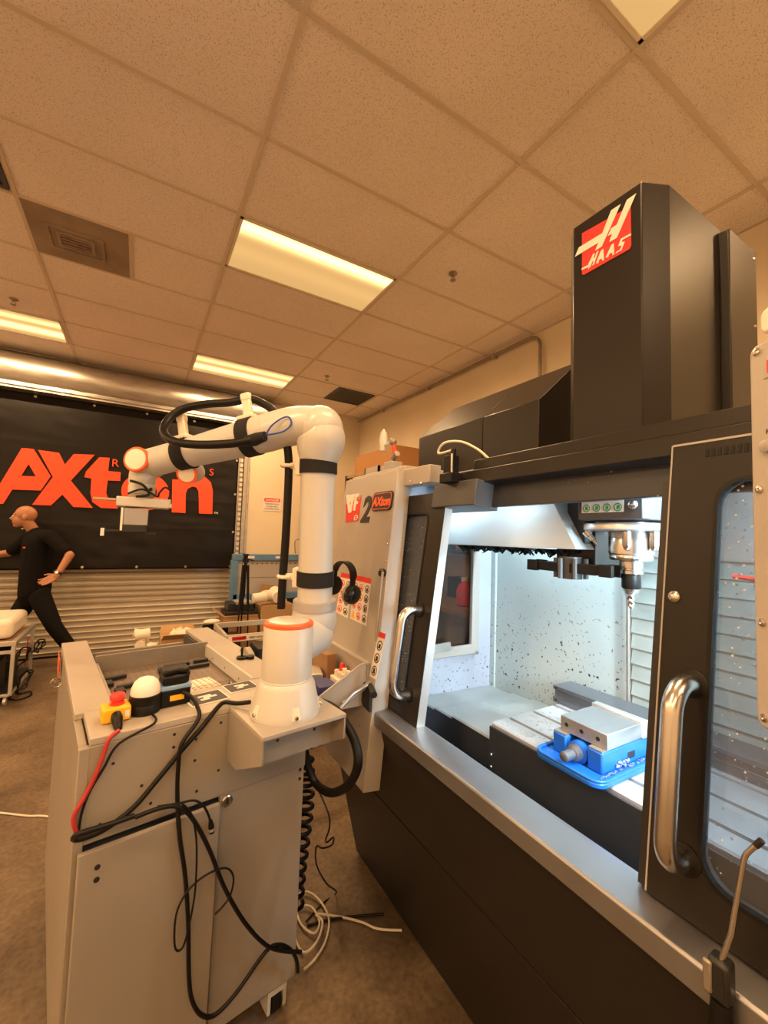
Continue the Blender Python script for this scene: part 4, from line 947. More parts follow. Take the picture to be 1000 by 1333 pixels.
MB().tube([A0+dA*.055, A0+dA*.085], [.0775, .0745], 36).build('grey_ring', M['ring'], rb, smooth=40)
EL = [PD(415, 602, 1.45), PD(416.5, 585, 1.45), PD(418, 570, 1.45), PD(413, 558, 1.45), PD(398, 553.5, 1.45), PD(376, 556, 1.46), PD(350, 563, 1.475)]
EL = spl(EL, 4); n_ = len(EL); rad = []
for i in range(n_):
    t = i/(n_-1); rad.append(.064+.020*math.sin(min(t/.62, 1)*math.pi)**1.0+(.003 if t > .6 else 0))
q = MB(); q.tube(EL, rad, 36); q.ell(PD(417, 558, 1.45), (.080, .080, .080), 28, 18); q.build('elbow', M['white'], rb, smooth=60)
F0, F1 = PD(352, 562.5, 1.474), PD(206, 600, 1.59)
q = MB(); q.tube([F0, F0+(F1-F0)*.35, F0+(F1-F0)*.70, F0+(F1-F0)*.71, F1], [.068, .062, .0545, .0555, .0545], 36); q.build('forearm', M['white'], rb, smooth=40)
dF = (F1-F0).normalized()
# wrist joints
tocam = (CP-F1).normalized(); wr = Vector((-.52, -.84, .06)).normalized()
Wc = PD(190, 603, 1.60)
q = MB(); q.tube([Wc-wr*.075, Wc-wr*.06, Wc+wr*.045, Wc+wr*.055], [.03, .048, .048, .046], 32); q.tube([F1-dF*.02, F1+(Wc-F1)*.4, Wc], [.0545, .053, .046], 32); q.build('wrist_joint', M['white'], rb, smooth=40)
q = MB(); q.lathe([(.040, .050), (.0475, .050), (.0475, .062), (.044, .066), (.038, .066)], Wc, wr, 36); q.build('orange_ring', M['orange'], rb, smooth=40)
MB().lathe([(.0395, .06), (.0385, .067), (.001, .069)], Wc, wr, 36).build('joint_cap', M['cream'], rb, smooth=50)
Vc = PD(246, 616, 1.58); wv = Vector((-.50, -.82, -.28)).normalized()
q = MB(); q.tube([Vc-wv*.05, Vc+wv*.012], [.040, .040], 28); q.build('wrist_joint', M['white'], rb, smooth=40)
MB().lathe([(.030, .012), (.0395, .012), (.0395, .018), (.030, .020)], Vc, wv, 32).build('orange_ring', M['orange'], rb, smooth=40)
MB().lathe([(.032, .012), (.031, .021), (.001, .022)], Vc, wv, 32).build('joint_cap', M['cream'], rb, smooth=50)
T0 = PD(186.5, 612, 1.60); T1 = PD(186.5, 649, 1.60); T1 = Vector((T0.x, T0.y, T1.z))
q = MB(); q.lathe([(.044, T0.z), (.0465, T0.z-.02), (.0465, T0.z-.052), (.044, T0.z-.055), (.044, T0.z-.059), (.0465, T0.z-.062), (.0455, T1.z+.018), (.044, T1.z+.016)], (T0.x, T0.y, 0), n=36); q.build('wrist_joint', M['white'], rb, smooth=40)
MB().lathe([(.042, T1.z+.018), (.042, T1.z), (.01, T1.z)], (T0.x, T0.y, 0), n=32).build('tool_flange', M['brown'], rb, smooth=40)
p = T0+Vector((0, 0, -.075)); MB().lathe([(.002, .0), (.007, 0), (.007, .003), (.002, .004)], p+Vector((.028, -.036, 0)), Vector((.6, -.8, 0)), 12).build('button', M['ink'], rb)
# gripper: plate, body and two flat fingers
GR = Matrix.Translation((T0.x, T0.y, T1.z)) @ Matrix.Rotation(R(2), 4, 'Z')
gp = MB(GR).box((-.080, -.05, -.036), (.098, .05, 0)).build('gripper', M['alu'], rb, bevel=.003)
MB(GR).box((-.150, -.035, -.016), (-.081, .01, -.008)).build('sensor_arm', M['tan'], gp)
MB(GR).box((.090, -.053, -.034), (.103, -.01, -.016)).build('connector', M['steel'], gp, bevel=.002)
MB(GR).box((-.055, -.045, -.105), (.025, .045, -.041)).build('gripper_body', M['ring'], gp, bevel=.004)
MB(GR).box((-.063, -.047, -.125), (-.056, -.038, -.041)).build('trim_strip', M['cream'], gp)
MB(GR).box((-.056, -.046, -.130), (.022, .046, -.106)).build('gripper_jaw', M['ink'], gp, bevel=.002)
MB(GR).box((-.110, -.03, -.130), (-.045, .0, -.122)).build('finger', M['ink'], gp)
MB(GR).box((-.01, -.03, -.138), (.055, .0, -.1305)).build('finger', M['ink'], gp)
MB(GR).box((-.121, -.032, -.146), (-.110, -.004, -.118)).build('finger_tip', M['stick'], gp)
q = MB(); q.tube(spl([GR @ Vector((-.04, -.045, .06)), GR @ Vector((-.0, -.07, .045)), GR @ Vector((.02, -.07, .012)), GR @ Vector((-.02, -.06, .002))]), .005, 8)
q.tube(spl([GR @ Vector((-.045, -.04, .012)), GR @ Vector((.0, -.062, .03)), GR @ Vector((.05, -.05, .008)), GR @ Vector((.055, -.055, .02)), GR @ Vector((.075, -.045, .045)), GR @ Vector((.095, -.04, .03)), GR @ Vector((.086, -.045, -.01))]), .0038, 8); q.build('gripper_cable', M['black'], gp, smooth=60)

# dress pack: hose, clips, straps
dp_ = thing('hose_dress_pack', 'thick black cable hose strapped along the white robot arm with white clips', 'hose', PD(400, 790, 1.45))
hz = 1.47
hp_ = [PD(366, 792, hz), PD(368, 755, hz), PD(372, 700, hz), PD(375, 640, hz), PD(376, 606, hz), PD(374, 580, 1.47), PD(368, 556, 1.50), PD(356, 535, 1.52), PD(340, 524, 1.52), PD(325, 519.5, 1.52), PD(300, 524, 1.53), PD(270, 526, 1.545), PD(240, 532, 1.56), PD(222, 543, 1.54), PD(213, 558, 1.50), PD(217, 569, 1.46), PD(232, 576, 1.43), PD(262, 579, 1.41), PD(300, 577.5, 1.39), PD(325, 573.5, 1.38), PD(345, 569, 1.385)]
q = MB(); q.tube(spl(hp_, 6), .0145, 14); q.build('hose', M['black'], dp_, smooth=60)
def strap(c, ax, r, w, n='strap'):
    q = MB(); q.lathe([(r-.003, -w/2), (r+.003, -w/2), (r+.003, w/2), (r-.003, w/2)], c, ax, 36); return q.build(n, M['strap'], dp_, smooth=40)
for y in (607, 752):
    c = A0+(A1-A0)*((812-y)/(812-598)); strap(c, dA, .0625, .052)
    d = (PD(371, y, hz)-c); d = (d-dA*d.dot(dA)).normalized(); s_ = dA.cross(d); F3 = frame(c, d, s_, dA)
    MB(F3).box((.055, -.022, -.034), (.078, .022, .034)).build('clip_base', M['cream'], dp_, bevel=.004)
    MB(F3).box((.078, -.008, -.011), (.125, .008, .011)).build('clip_arm', M['cream'], dp_, bevel=.003)
    q = MB(F3); q.tube([(.112+.021*math.cos(R(k)), .021*math.sin(R(k)), 0) for k in range(0, 360, 20)], .007, 8, closed=True); q.build('clip_ring', M['cream'], dp_, smooth=60)
for px, py, f, rr in ((329, 557, .16, .067), (243, 584, .74, .0575)):
    c = F0+(F1-F0)*f; strap(c, dF, rr, .05)
    upv = Vector((0, 0, 1)); d = (upv-dF*upv.dot(dF)).normalized(); s_ = dF.cross(d); F3 = frame(c, d, s_, dF)
    MB(F3).box((rr-.006, -.03, -.034), (rr+.010, .03, .034)).build('clip_base', M['cream'], dp_, bevel=.004)
    MB(F3).box((rr+.008, -.010, -.017), (rr+.075, .010, .017)).build('clip_arm', M['cream'], dp_, bevel=.005)
    MB(F3).box((rr+.068, -.012, -.019), (rr+.098, .012, .019)).build('clip_head', M['cream'], dp_, bevel=.006)
c = PD(333, 572, 1.385); F3 = frame(c, dF, Vector((0, 0, 1)), dF.cross(Vector((0, 0, 1))).normalized())
MB(F3).tube([(-.035, .002, 0), (.0, 0, 0), (.04, .002, 0)], [.017, .022, .018], 14).build('strap', M['strap'], dp_, smooth=50)
q = MB(); q.tube(spl([PD(345, 570, 1.385), PD(352, 556, 1.385), PD(366, 545, 1.385), PD(376, 543, 1.385), PD(379, 552, 1.385), PD(370, 561, 1.385), PD(355, 565, 1.385), PD(343, 566, 1.386)], 6), .0028, 8); q.build('blue_cable', M['cable_b'], dp_, smooth=60)

# ------------------------------------------------------------------ cables at the cart
def cable(name, label, pts, r, m, cat='cable', k=6):
    o = MB().tube(spl(pts, k), r, 8).build(name, M[m], smooth=60); return tag(o, label, cat)
cable('cable', 'red cable hanging from the yellow emergency stop down the cart front', [W(-.567, -.002, TOP+.006)]+[onfront(x, y, .012) for x, y in ((142, 962), (134, 985), (124, 1010), (110, 1038), (98, 1058), (96, 1072), (102, 1088))], .0055, 'cable_r')
cable('cable', 'thin black cable from the beacon down the cart front left', [W(-.480, .055, TOP+.008), W(-.485, -.008, TOP+.006)]+[onfront(x, y, .012) for x, y in ((155, 968), (135, 1000), (117, 1030), (106, 1060), (102, 1086))], .0032, 'black')
cable('cable', 'thick black cable running diagonally from the robot base across the cart front', [W(-.235, -.055, TOP+.022), W(-.262, -.02, TOP+.013), W(-.285, .012, TOP+.011), W(-.31, .004, TOP+.006)]+[onfront(x, y, .018) for x, y in ((262, 948), (238, 975), (205, 1015), (175, 1050), (142, 1076), (112, 1090), (96, 1092))]+[onfront(x, y, .045) for x, y in ((104, 1085), (140, 1074), (175, 1062))], .0068, 'black')
FL = .05
cable('cable', 'black cable from the scanner hanging in a long loop down the cart front', [W(-.39, .092, TOP+.04), W(-.372, .06, TOP+.03), W(-.366, .02, TOP+.014), W(-.37, -.012, TOP-.01)]+[onfront(x, y, .03) for x, y in ((237, 968), (232, 1000), (231, 1040))]+[onfront(x, y, FL) for x, y in ((234, 1090), (241, 1140), (245, 1200), (246, 1270), (250, 1302), (262, 1321), (280, 1321), (308, 1292), (345, 1240), (362, 1230), (378, 1236), (386, 1250), (388, 1265))], .0058, 'black')
cable('cable', 'second black cable bowing from the flap door across to the cart right edge', [onfront(x, y, FL+.01) for x, y in ((176, 1064), (205, 1053), (230, 1050), (250, 1065), (272, 1105), (292, 1155), (318, 1200), (346, 1230), (370, 1238), (392, 1239))], .0058, 'black')
cable('cable', 'thin dark cable looped over the front of the flap door', [onfront(x, y, FL+.015) for x, y in ((237, 1046), (250, 1062), (256, 1100), (254, 1160), (246, 1205), (238, 1233), (229, 1236), (227, 1215), (231, 1185), (246, 1158), (270, 1138), (294, 1130), (304, 1142), (300, 1165), (290, 1180), (280, 1190))], .0028, 'black')
pc = cable('plug_cable', 'short black cable with a plug end hanging over the flap door top edge', [onfront(x, y, FL) for x, y in ((205, 1050), (232, 1046), (252, 1042), (264, 1048), (271, 1060), (274, 1070))], .0032, 'black')
q = MB(); q.tube([onfront(274, 1068, FL), onfront(275, 1076, FL), onfront(276, 1084, FL)], [.005, .008, .007], 10); q.build('plug', M['black'], pc, smooth=40)
q = MB(); q.tube([onfront(275.5, 1078, FL+.001), onfront(275.8, 1081, FL+.001)], .0085, 10); q.build('plug_ring', M['alu'], pc, smooth=40)
# big hose behind the mount plate
cable('hose', 'thick black hose looping below the robot mount plate toward the mill', [W(-.06, .07, TOP-.02), atX(428, 918, .60), atX(447, 938, .62), atX(462, 965, .63), atX(466, 995, .63), atX(455, 1020, .63), atX(433, 1032, .63), atX(413, 1022, .62), atX(402, 1000, .60), atX(397, 975, .585)], .0145, 'black', 'hose')
# coiled air hose
q = MB(); cpt = W(.062, .14, 0); pts = []
for k in range(200):
    t = k/199; w = 2*math.pi*13*t
    pts.append((cpt.x+.040*math.cos(w)+.012*math.sin(5*t), cpt.y+.040*math.sin(w), .78-.56*t))
q.tube(pts, .0075, 7); o = q.build('coiled_hose', M['black'], smooth=60); tag(o, 'black coiled air hose hanging beside the cart right edge', 'hose')
cable('cable', 'thin black cable with a small loop hanging next to the coiled hose', [W(.09, .18, .72), atX(428, 1060, .66), atX(424, 1095, .66), atX(434, 1090, .66), atX(432, 1100, .66), atX(420, 1104, .66), atX(412, 1102, .65), atX(412, 1125, .65), atX(425, 1150, .68), atZ(438, 1162, .02), atZ(420, 1176, .006), atZ(398, 1200, .006)], .003, 'black')
cable('cable', 'white cable lying in coils on the floor beside the cart and running to the mill', [atZ(396, 1262, .008), atZ(412, 1246, .008), atZ(425, 1222, .008), atZ(428, 1195, .010), atZ(416, 1172, .014), atZ(399, 1161, .016), atZ(385, 1170, .01), atZ(390, 1200, .01), atZ(408, 1215, .014), atZ(416, 1200, .016), atZ(404, 1180, .018), atZ(385, 1185, .012), atZ(383, 1215, .010), atZ(395, 1240, .012), atZ(413, 1225, .018), atZ(420, 1200, .02), atZ(412, 1190, .02), atZ(440, 1193, .008), atZ(470, 1200, .007), atZ(492, 1209, .007), atZ(523, 1211, .007)], .0044, 'cable_w')
cable('cable', 'black cable lying on the floor from the coil toward the mill skirt', [atZ(400, 1205, .006), atZ(430, 1197, .006), atZ(460, 1193, .006), atZ(500, 1190, .006)], .005, 'black')
cable('cable', 'white cable lying straight on the floor left of the cart', [(-2.9, 4.3, .006), (-2.0, 3.75, .006), atZ(-60, 1052, .006), atZ(0, 1058, .006), atZ(35, 1062, .006), atZ(75, 1066, .006), (.1, 2.45, .006), (.25, 2.2, .006)], .005, 'cable_w')
# ------------------------------------------------------------------ tray shelf on the mill's front panel, and what lies in it
pt = thing('parts_shelf', 'light grey sheet metal shelf with slanted ends fixed to the mill front panel', 'shelf', (.72, 1.65, .94))
end = [(.812, 1.108), (.775, 1.105), (.63, 1.022), (.585, .995), (.60, .972), (.655, .945), (.812, .945)]
MB().prism(end, 1.452, 1.460, 'y').build('end_plate', M['lgrey'], pt, bevel=.0015)
MB().prism(end, 1.915, 1.923, 'y').build('end_plate', M['lgrey'], pt, bevel=.0015)
q = MB(); q.box((.60, 1.460, .965), (.80, 1.915, .971)); q.build('shelf_floor', M['lgrey'], pt)
q = MB(); q.box((.596, 1.460, .965), (.602, 1.915, .992)); q.build('front_lip', M['lgrey'], pt)
q = MB(); q.box((.792, 1.445, 1.100), (.830, 1.923, 1.108)); q.box((.80, 1.445, .945), (.806, 1.923, 1.10)); q.build('back_flange', M['lgrey'], pt)
o = MB().box((.625, 1.50, .9715), (.70, 1.60, 1.022)).build('blue_box', mat('dark_blue_box', (.035, .045, .16), .5), bevel=.003); tag(o, 'dark blue box in the shelf on the mill panel', 'box')
wbk = thing('white_fixture', 'small cream block with round pegs on top, in the shelf on the mill panel', 'block', (.74, 1.53, .9715))
MB().box((.705, 1.485, .9715), (.785, 1.585, 1.035)).build('block', M['cream'], wbk, bevel=.003)
for i in range(2):
    for j in range(3): MB().cyl((.725+.035*i, 1.505+.03*j, 1.035), (.725+.035*i, 1.505+.03*j, 1.058), .010, n=12).build('peg', M['cream'], wbk, bevel=.001)
q = MB(); q.lathe([(.015, 0), (.022, .005), (.024, .05), (.012, .075), (.010, .09), (.003, .092)], (.775, 1.62, .9715), n=18); o = q.build('red_bottle', M['estop'], smooth=50); tag(o, 'small red bottle in the shelf on the mill panel', 'bottle')
o = MB().obox((.735, 1.74, 1.032), (.05, .14, .115), R(12)).build('dark_case', M['card2'], bevel=.003); tag(o, 'dark brown case leaning in the back of the shelf on the mill panel', 'case')
o = MB().obox((.665, 1.70, 1.0), (.09, .12, .055), R(-15)).build('grey_fixture', M['alu'], bevel=.004); tag(o, 'grey metal fixture in the shelf behind the dark blue box', 'block')
o = MB().obox((.66, 1.83, .995), (.06, .10, .045), R(20)).build('white_part', M['stick'], bevel=.008); tag(o, 'white plastic part at the far end of the shelf on the mill panel', 'part')
# hinged clamp arm
ca = thing('hinged_clamp', 'black bracket with a hinged grey arm beside the shelf on the mill panel', 'clamp', dfw(488, 905, -.04))
MB(DF(-.04)).prism([dfp(477, 880), dfp(497, 890), dfp(496, 925), dfp(487, 916)], .001, .012).build('bracket', M['ink'], ca, bevel=.002)
hgp = atY(481, 889, 1.435)
MB().tube([hgp, atY(463, 904, 1.43), atY(446, 917, 1.425)], [.009, .009, .011], 10).build('arm', M['ring'], ca, smooth=40)
MB().tube([hgp+Vector((0, -.012, .004)), atY(460, 903, 1.42), atY(443, 922, 1.415)], .006, 8).build('arm', M['alu'], ca, smooth=40)
MB().tube([hgp, dfw(487, 905, -.06)], [.010, .013], 10).build('link', M['ink'], ca, smooth=40)
MB().cyl(hgp+Vector((0, -.02, 0)), hgp+Vector((0, .02, 0)), .012, n=14).build('pivot', M['ring'], ca, smooth=40)
# ear muffs on the panel
em_ = thing('ear_muffs', 'black ear muffs with a padded headband hanging on the light grey mill panel', 'ear muffs', dfw(457, 770, -.12))
P0 = dfw(456.5, 773, -.135); de = Vector((.30, -.94, -.12)).normalized(); P1 = P0-de*.105+Vector((0, 0, .012))
upm = (Vector((0, 0, 1))-de*de.z).normalized(); fm = de.cross(upm)
rotm = Matrix((fm, upm, de)).transposed()
for c, sg in ((P0, 1), (P1, -1)):
    q = MB(); q.lathe([(.020, -.012), (.036, -.010), (.040, .0), (.040, .006)] if False else [(.024, -.016), (.037, -.014), (.041, -.006), (.039, .002)], c, de*sg, 26); q.build('ear_cushion', M['brown'] if sg > 0 else M['black'], em_, smooth=50)
    q = MB(); q.lathe([(.039, .001), (.0405, .010), (.037, .024), (.026, .033), (.002, .036)], c, de*sg, 26); q.build('ear_cup', mat('gloss_black', (.010, .008, .007), .12), em_, smooth=60)
arc = [P0+upm*.02+fm*.0, P0+upm*.055]
mid = (P0+P1)/2
for k in range(1, 10):
    w = R(180*k/10); arc.append(mid + de*(.0525*1.05)*math.cos(w) + upm*(.055+.055*math.sin(w)))
arc += [P1+upm*.055, P1+upm*.02]
q = MB(); vs = []; fs = []
sp_ = spl(arc, 4)
for i, p in enumerate(sp_):
    out = (p-mid-upm*.05); out = (out-fm*out.dot(fm)).normalized()
    wdt = .013 if i < 6 or i > len(sp_)-7 else .017
    for s1, s2 in ((-1, 0), (1, 0), (1, 1), (-1, 1)): vs.append(p+fm*wdt*s1+out*.007*s2)
n_ = len(sp_)
for i in range(n_-1):
    for k in range(4): fs.append((i*4+k, i*4+(k+1) % 4, i*4+4+(k+1) % 4, i*4+4+k))
fs += [(3, 2, 1, 0), (n_*4-4, n_*4-3, n_*4-2, n_*4-1)]
q.add(vs, fs); q.build('headband', M['black'], em_, smooth=50)
# toy robot on the mill's top edge
ty = thing('toy_robot', 'tiny toy robot arm, orange and white on a grey foot, on top of the mill', 'toy', (1.02, 1.66, 1.906))
MB().box((.99, 1.625, 1.9055), (1.05, 1.70, 1.955)).build('foot', M['ring'], ty, bevel=.004)
q = MB(); q.tube([(1.02, 1.665, 1.955), (1.02, 1.665, 1.975), (1.015, 1.62, 1.99)], .014, 10); q.build('joint', M['brown'], ty, smooth=50)
MB().tube([(1.015, 1.632, 1.985), (1.01, 1.645, 2.035)], [.010, .009], 10).build('link', M['estop'], ty, smooth=50)
MB().ell((1.008, 1.648, 2.048), (.018, .018, .018), 14, 10).build('joint', M['brown'], ty, smooth=60)
MB().tube([(1.005, 1.655, 2.048), (1.0, 1.70, 2.042), (1.0, 1.715, 2.045)], .008, 10).build('link', M['white'], ty, smooth=50)
MB().tube([(1.0, 1.722, 2.015), (1.0, 1.724, 2.06), (1.0, 1.725, 2.105), (1.0, 1.725, 2.125)], [.018, .021, .016, .004], 12).build('gripper', M['white'], ty, smooth=50)

# control pendant at the right edge
pd = thing('control_pendant', 'light grey machine control pendant with red stop button at the right edge', 'control panel', (.62, .09, 1.38))
ePd, nPd = Vector((-.507, -.862, 0)), Vector((-.862, .507, 0))
PF = frame((.70, .225, 0), ePd, (0, 0, 1), -nPd)   # a along the face toward the viewer, b up, c into the housing
PF = frame((.70, .225, 0), ePd, (0, 0, 1), ePd.cross(Vector((0, 0, 1))))
sg = 1 if ePd.cross(Vector((0, 0, 1))).dot(nPd) > 0 else -1
q = MB(PF); q.prism(rrect(0, 1.375, .36, 1.872, .012), -.09*sg, 0); q.build('housing', M['lgrey'], pd, bevel=.003)
for a, z in ((.012, 1.862), (.012, 1.678), (.012, 1.507), (.012, 1.388), (.34, 1.86)):
    q = MB(); c = PF @ Vector((a, z, 0)); q.lathe([(.0008, .001), (.0045, .0016), (.0052, .0), ], c, nPd, 12); q.lathe([(.0055, 0), (.0050, .002), (.002, .0028), (.001, .0018)], c, nPd, 14); q.build('screw', M['steel'], pd, smooth=40)
def pdl(x, y): p = hit(x, y, (.70, .225, 0), nPd); d = p-Vector((.70, .225, 0)); return (d.dot(ePd), p.z)
a, b_ = pdl(1032, 679)
MB().lathe([(.012, 0), (.012, .006), (.018, .007), (.018, .012), (.014, .015), (.001, .016)], PF @ Vector((a, b_, 0)), nPd, 26).build('stop_button', M['estop'], pd, smooth=45)
a, b_ = pdl(1001, 581); MB().lathe([(.008, 0), (.008, .006), (.006, .007), (.001, .007)], PF @ Vector((a, b_, 0)), nPd, 20).build('button', M['ring'], pd, smooth=45)
a, b_ = pdl(997.5, 565); q = MB(PF); text_mb(q, 'POWER', .006, a, b_, .0, .0006*sg); q.build('lettering', M['ink'], pd)
a, b_ = pdl(994, 494); q = MB(PF); q.prism([(a, b_), (a+.05, b_), (a+.05, b_+.022), (a+.012, b_+.005)], 0, .001*sg); q.build('logo_mark', M['brown'], pd)
a, b_ = pdl(999, 485); q = MB(PF); q.box((a, b_, 0), (a+.05, b_+.016, .0008*sg)); q.build('logo_mark', M['rprint'], pd)
a0_, b0_ = pdl(984, 436); q = MB(PF); q.prism(rrect(a0_, 1.884, a0_+.20, 1.918, .010), -.055*sg, -.005*sg); q.build('top_box', M['cream'], pd, bevel=.004)
MB(PF).box((.02, 1.871, -.05*sg), (.16, 1.885, -.012*sg)).build('top_bracket', M['dgrey'], pd)
MB(PF).tube([(.2, 1.60, -.088*sg), (.2, 1.60, -.20*sg), (.1, 1.60, -.25*sg)], .02, 12).build('support_arm', M['dgrey'], pd, smooth=50)
# air nozzle in its clip on the sill
an = thing('air_nozzle', 'bent steel air nozzle rod in a dark smoky clip on the mill sill', 'air nozzle', atX(940, 1275, .79))
cp_ = atX(940, 1262, .788)
q = MB(); q.box((cp_.x-.016, cp_.y-.014, cp_.z-.040), (cp_.x+.012, cp_.y+.014, cp_.z+.018)); q.build('clip', M['dark2'], an, bevel=.006)
q = MB(); q.box((cp_.x-.020, cp_.y+.006, cp_.z-.032), (cp_.x-.012, cp_.y+.018, cp_.z+.012)); q.build('clip_tongue', M['brown'], an, bevel=.003)
q = MB(); q.prism(rrect(cp_.y-.008, cp_.z-.030, cp_.y+.006, cp_.z+.012, .006), cp_.x-.0175, cp_.x-.0155, 'x'); q.build('clip_slot', M['ink'], an)
q = MB(); q.tube([(cp_.x-.004, cp_.y, cp_.z-.11), (cp_.x-.004, cp_.y, cp_.z-.04)], [.018, .013], 12); q.build('grip', M['black'], an, smooth=50)
q = MB(); q.tube([(cp_.x-.006, cp_.y, cp_.z+.01), atX(952, 1215, .79), atX(963, 1150, .80), atX(969, 1117, .805), atX(972, 1111, .806), atX(986, 1099, .808)], .0037, 10); q.build('tube', M['steel'], an, smooth=50)
q = MB(); q.tube([atX(984, 1101, .808), atX(992, 1094, .809)], .0045, 10); q.build('tip', M['ink'], an, smooth=50)

# ------------------------------------------------------------------ background: rack by the right wall, bench, boxes
rk = thing('storage_rack', 'tall dark storage rack against the right wall behind the mill', 'rack', (2.85, 4.85, 0))
for x in (2.55, 3.18):
    for y in (4.22, 5.40): MB().box((x-.025, y-.025, 0), (x+.025, y+.025, 2.46)).build('post', M['dark2'], rk)
for z in (.3, .8, 1.3, 1.8, 2.42): MB().box((2.53, 4.2, z), (3.2, 5.42, z+.035)).build('shelf', M['wood'], rk)
tb = MB().box((2.62, 4.25, 2.456), (3.16, 5.33, 2.73)).build('brown_box', mat('orange_brown_card', (.36, .17, .055), .7), bevel=.004); tag(tb, 'long orange-brown box on top of the storage rack under the ceiling', 'box')
rnd = random.Random(11)
sb_lab = ['dark box low on the storage rack', 'brown carton on the storage rack second shelf', 'orange bin on the storage rack third shelf', 'black box on the storage rack third shelf', 'cardboard box on the storage rack fourth shelf', 'orange carton on the storage rack upper shelf']
for k, (y, z, m_, w, h_) in enumerate(((4.5, .336, 'dark2', .5, .3), (4.9, .836, 'card2', .6, .3), (4.6, 1.336, 'orange', .35, .25), (5.1, 1.336, 'dark2', .5, .32), (4.55, 1.836, 'card', .5, .35), (5.1, 1.836, 'card2', .45, .4))):
    o = MB().box((2.6, y-w/2, z), (3.1, y+w/2, z+h_)).build('storage_box', M[m_], bevel=.004); tag(o, sb_lab[k], 'box')
wb = thing('work_bench', 'wooden topped work bench by the right wall seen through the mill side window', 'bench', (2.85, 3.3, 0))
MB().box((2.45, 2.55, .93), (3.2, 4.05, .97)).build('bench_top', M['wood'], wb, bevel=.003)
for x in (2.5, 3.15):
    for y in (2.6, 4.0): MB().box((x-.03, y-.03, 0), (x+.03, y+.03, .93)).build('leg', M['alu'], wb)
MB().box((2.9, 2.6, 1.45), (3.2, 4.0, 1.48)).build('upper_shelf', M['dark2'], wb)
for y in (2.62, 3.98): MB().box((3.16, y-.02, .97), (3.2, y+.02, 1.9)).build('upright', M['dark2'], wb)
MB().box((2.55, 2.65, .25), (3.15, 3.95, .29)).build('lower_shelf', M['dark2'], wb)
rj = thing('red_jug', 'red plastic jug with white cap on the bench seen through the mill side window', 'jug', (2.72, 3.05, .971))
MB().lathe([(.05, 0), (.075, .01), (.078, .14), (.06, .19), (.03, .22), (.03, .235)], (2.72, 3.05, .971), n=24).build('body', M['estop'], rj, smooth=50)
MB().lathe([(.034, .235), (.034, .27), (.01, .272)], (2.72, 3.05, .971), n=18).build('cap', M['stick'], rj, smooth=40)
for k, (y, m_, w, h_, z, la) in enumerate(((3.45, 'dark2', .35, .22, .971, 'black tool case on the work bench'), (2.8, 'dgrey', .25, .18, .971, 'grey tool box at the near end of the work bench'), (3.3, 'card2', .4, .2, 1.481, 'brown carton on the bench upper shelf'), (3.75, 'dark2', .3, .25, 1.481, 'black box on the bench upper shelf'))):
    o = MB().box((2.98, y-w/2, z), (3.15, y+w/2, z+h_)).build('bench_box', M[m_], bevel=.004); tag(o, la, 'box')
# blue framed machine behind the robot
bm = thing('press_brake', 'grey sheet metal machine with blue frame beams behind the robot arm', 'machine', (1.65, 5.75, 0))
MB().box((1.07, 5.60, 1.235), (2.30, 5.70, 1.315)).build('top_beam', M['bluef'], bm, bevel=.004)
MB().box((1.09, 5.66, .80), (2.28, 5.72, 1.235)).build('grey_panel', M['lgrey'], bm)
MB().box((1.09, 5.655, 1.005), (2.28, 5.659, 1.008)).build('panel_seam', M['dgrey'], bm)
MB().box((1.09, 5.60, .72), (2.28, 5.70, .80)).build('lower_beam', M['bluef'], bm, bevel=.004)
for x in (1.10, 2.25): MB().box((x-.04, 5.60, 0), (x+.04, 5.72, 1.235)).build('leg', M['bluef'], bm, bevel=.004)
MB().box((1.10, 5.66, .2), (2.26, 5.69, .72)).build('lower_panel', M['dark2'], bm)
for x in (1.22, 1.62): MB().box((x, 5.597, 1.262), (x+.12, 5.6005, 1.292)).build('label', M['stick'], bm)
q = MB()
for k in range(16): q.lathe([(.010, 0), (.001, .001)], (1.2+.065*k, 5.66, 1.19), (0, -1, 0), 8)
x_ = q.build('bolt_row', M['dgrey'], bm); x_['kind'] = 'stuff'
pl_ = thing('marker_pole', 'orange and black striped upright pole behind the robot column', 'pole', (2.13, 6.05, 0))
MB().cyl((2.12, 6.05, 0), (2.12, 6.05, 2.05), .02, n=12).build('black_pole', M['ink'], pl_)
MB().cyl((2.17, 6.05, 0), (2.17, 6.05, 2.05), .02, n=12).build('orange_pole', M['orange'], pl_)
q = MB().tube(spl([(1.9, 5.62, 1.33), (1.88, 5.6, 1.5), (1.95, 5.6, 1.52), (2.0, 5.62, 1.4), (2.0, 5.64, 1.32)]), .008, 8); q.build('cable', M['brown'], bm, smooth=60)
# cardboard box with a case on it, tripod, second box, roll, small robots
cbx = thing('cardboard_box', 'brown cardboard box on the floor under the black case, behind the tripod', 'box', (1.15, 5.42, 0))
MB().box((.93, 5.22, 0), (1.33, 5.58, .60)).build('carton', M['card2'], cbx, bevel=.006)
q = MB(); q.add([(.93, 5.22, .60), (.93, 5.58, .60), (.84, 5.60, .66), (.84, 5.24, .66)], [(0, 1, 2, 3)]); f_ = q.build('flap', M['card'], cbx); s_ = f_.modifiers.new('thick', 'SOLIDIFY'); s_.thickness = .006
q = MB(); q.box((.925, 5.215, .53), (1.335, 5.219, .56)); q.build('tape', M['card'], cbx)
bk = thing('black_case', 'black equipment case with grey top plate on the cardboard box', 'case', (1.15, 5.40, .602))
MB().box((.94, 5.24, .602), (1.33, 5.54, .64)).build('tray', M['ink'], bk, bevel=.004)
MB().box((.98, 5.28, .64), (1.29, 5.52, .74)).build('body', M['dark2'], bk, bevel=.006)
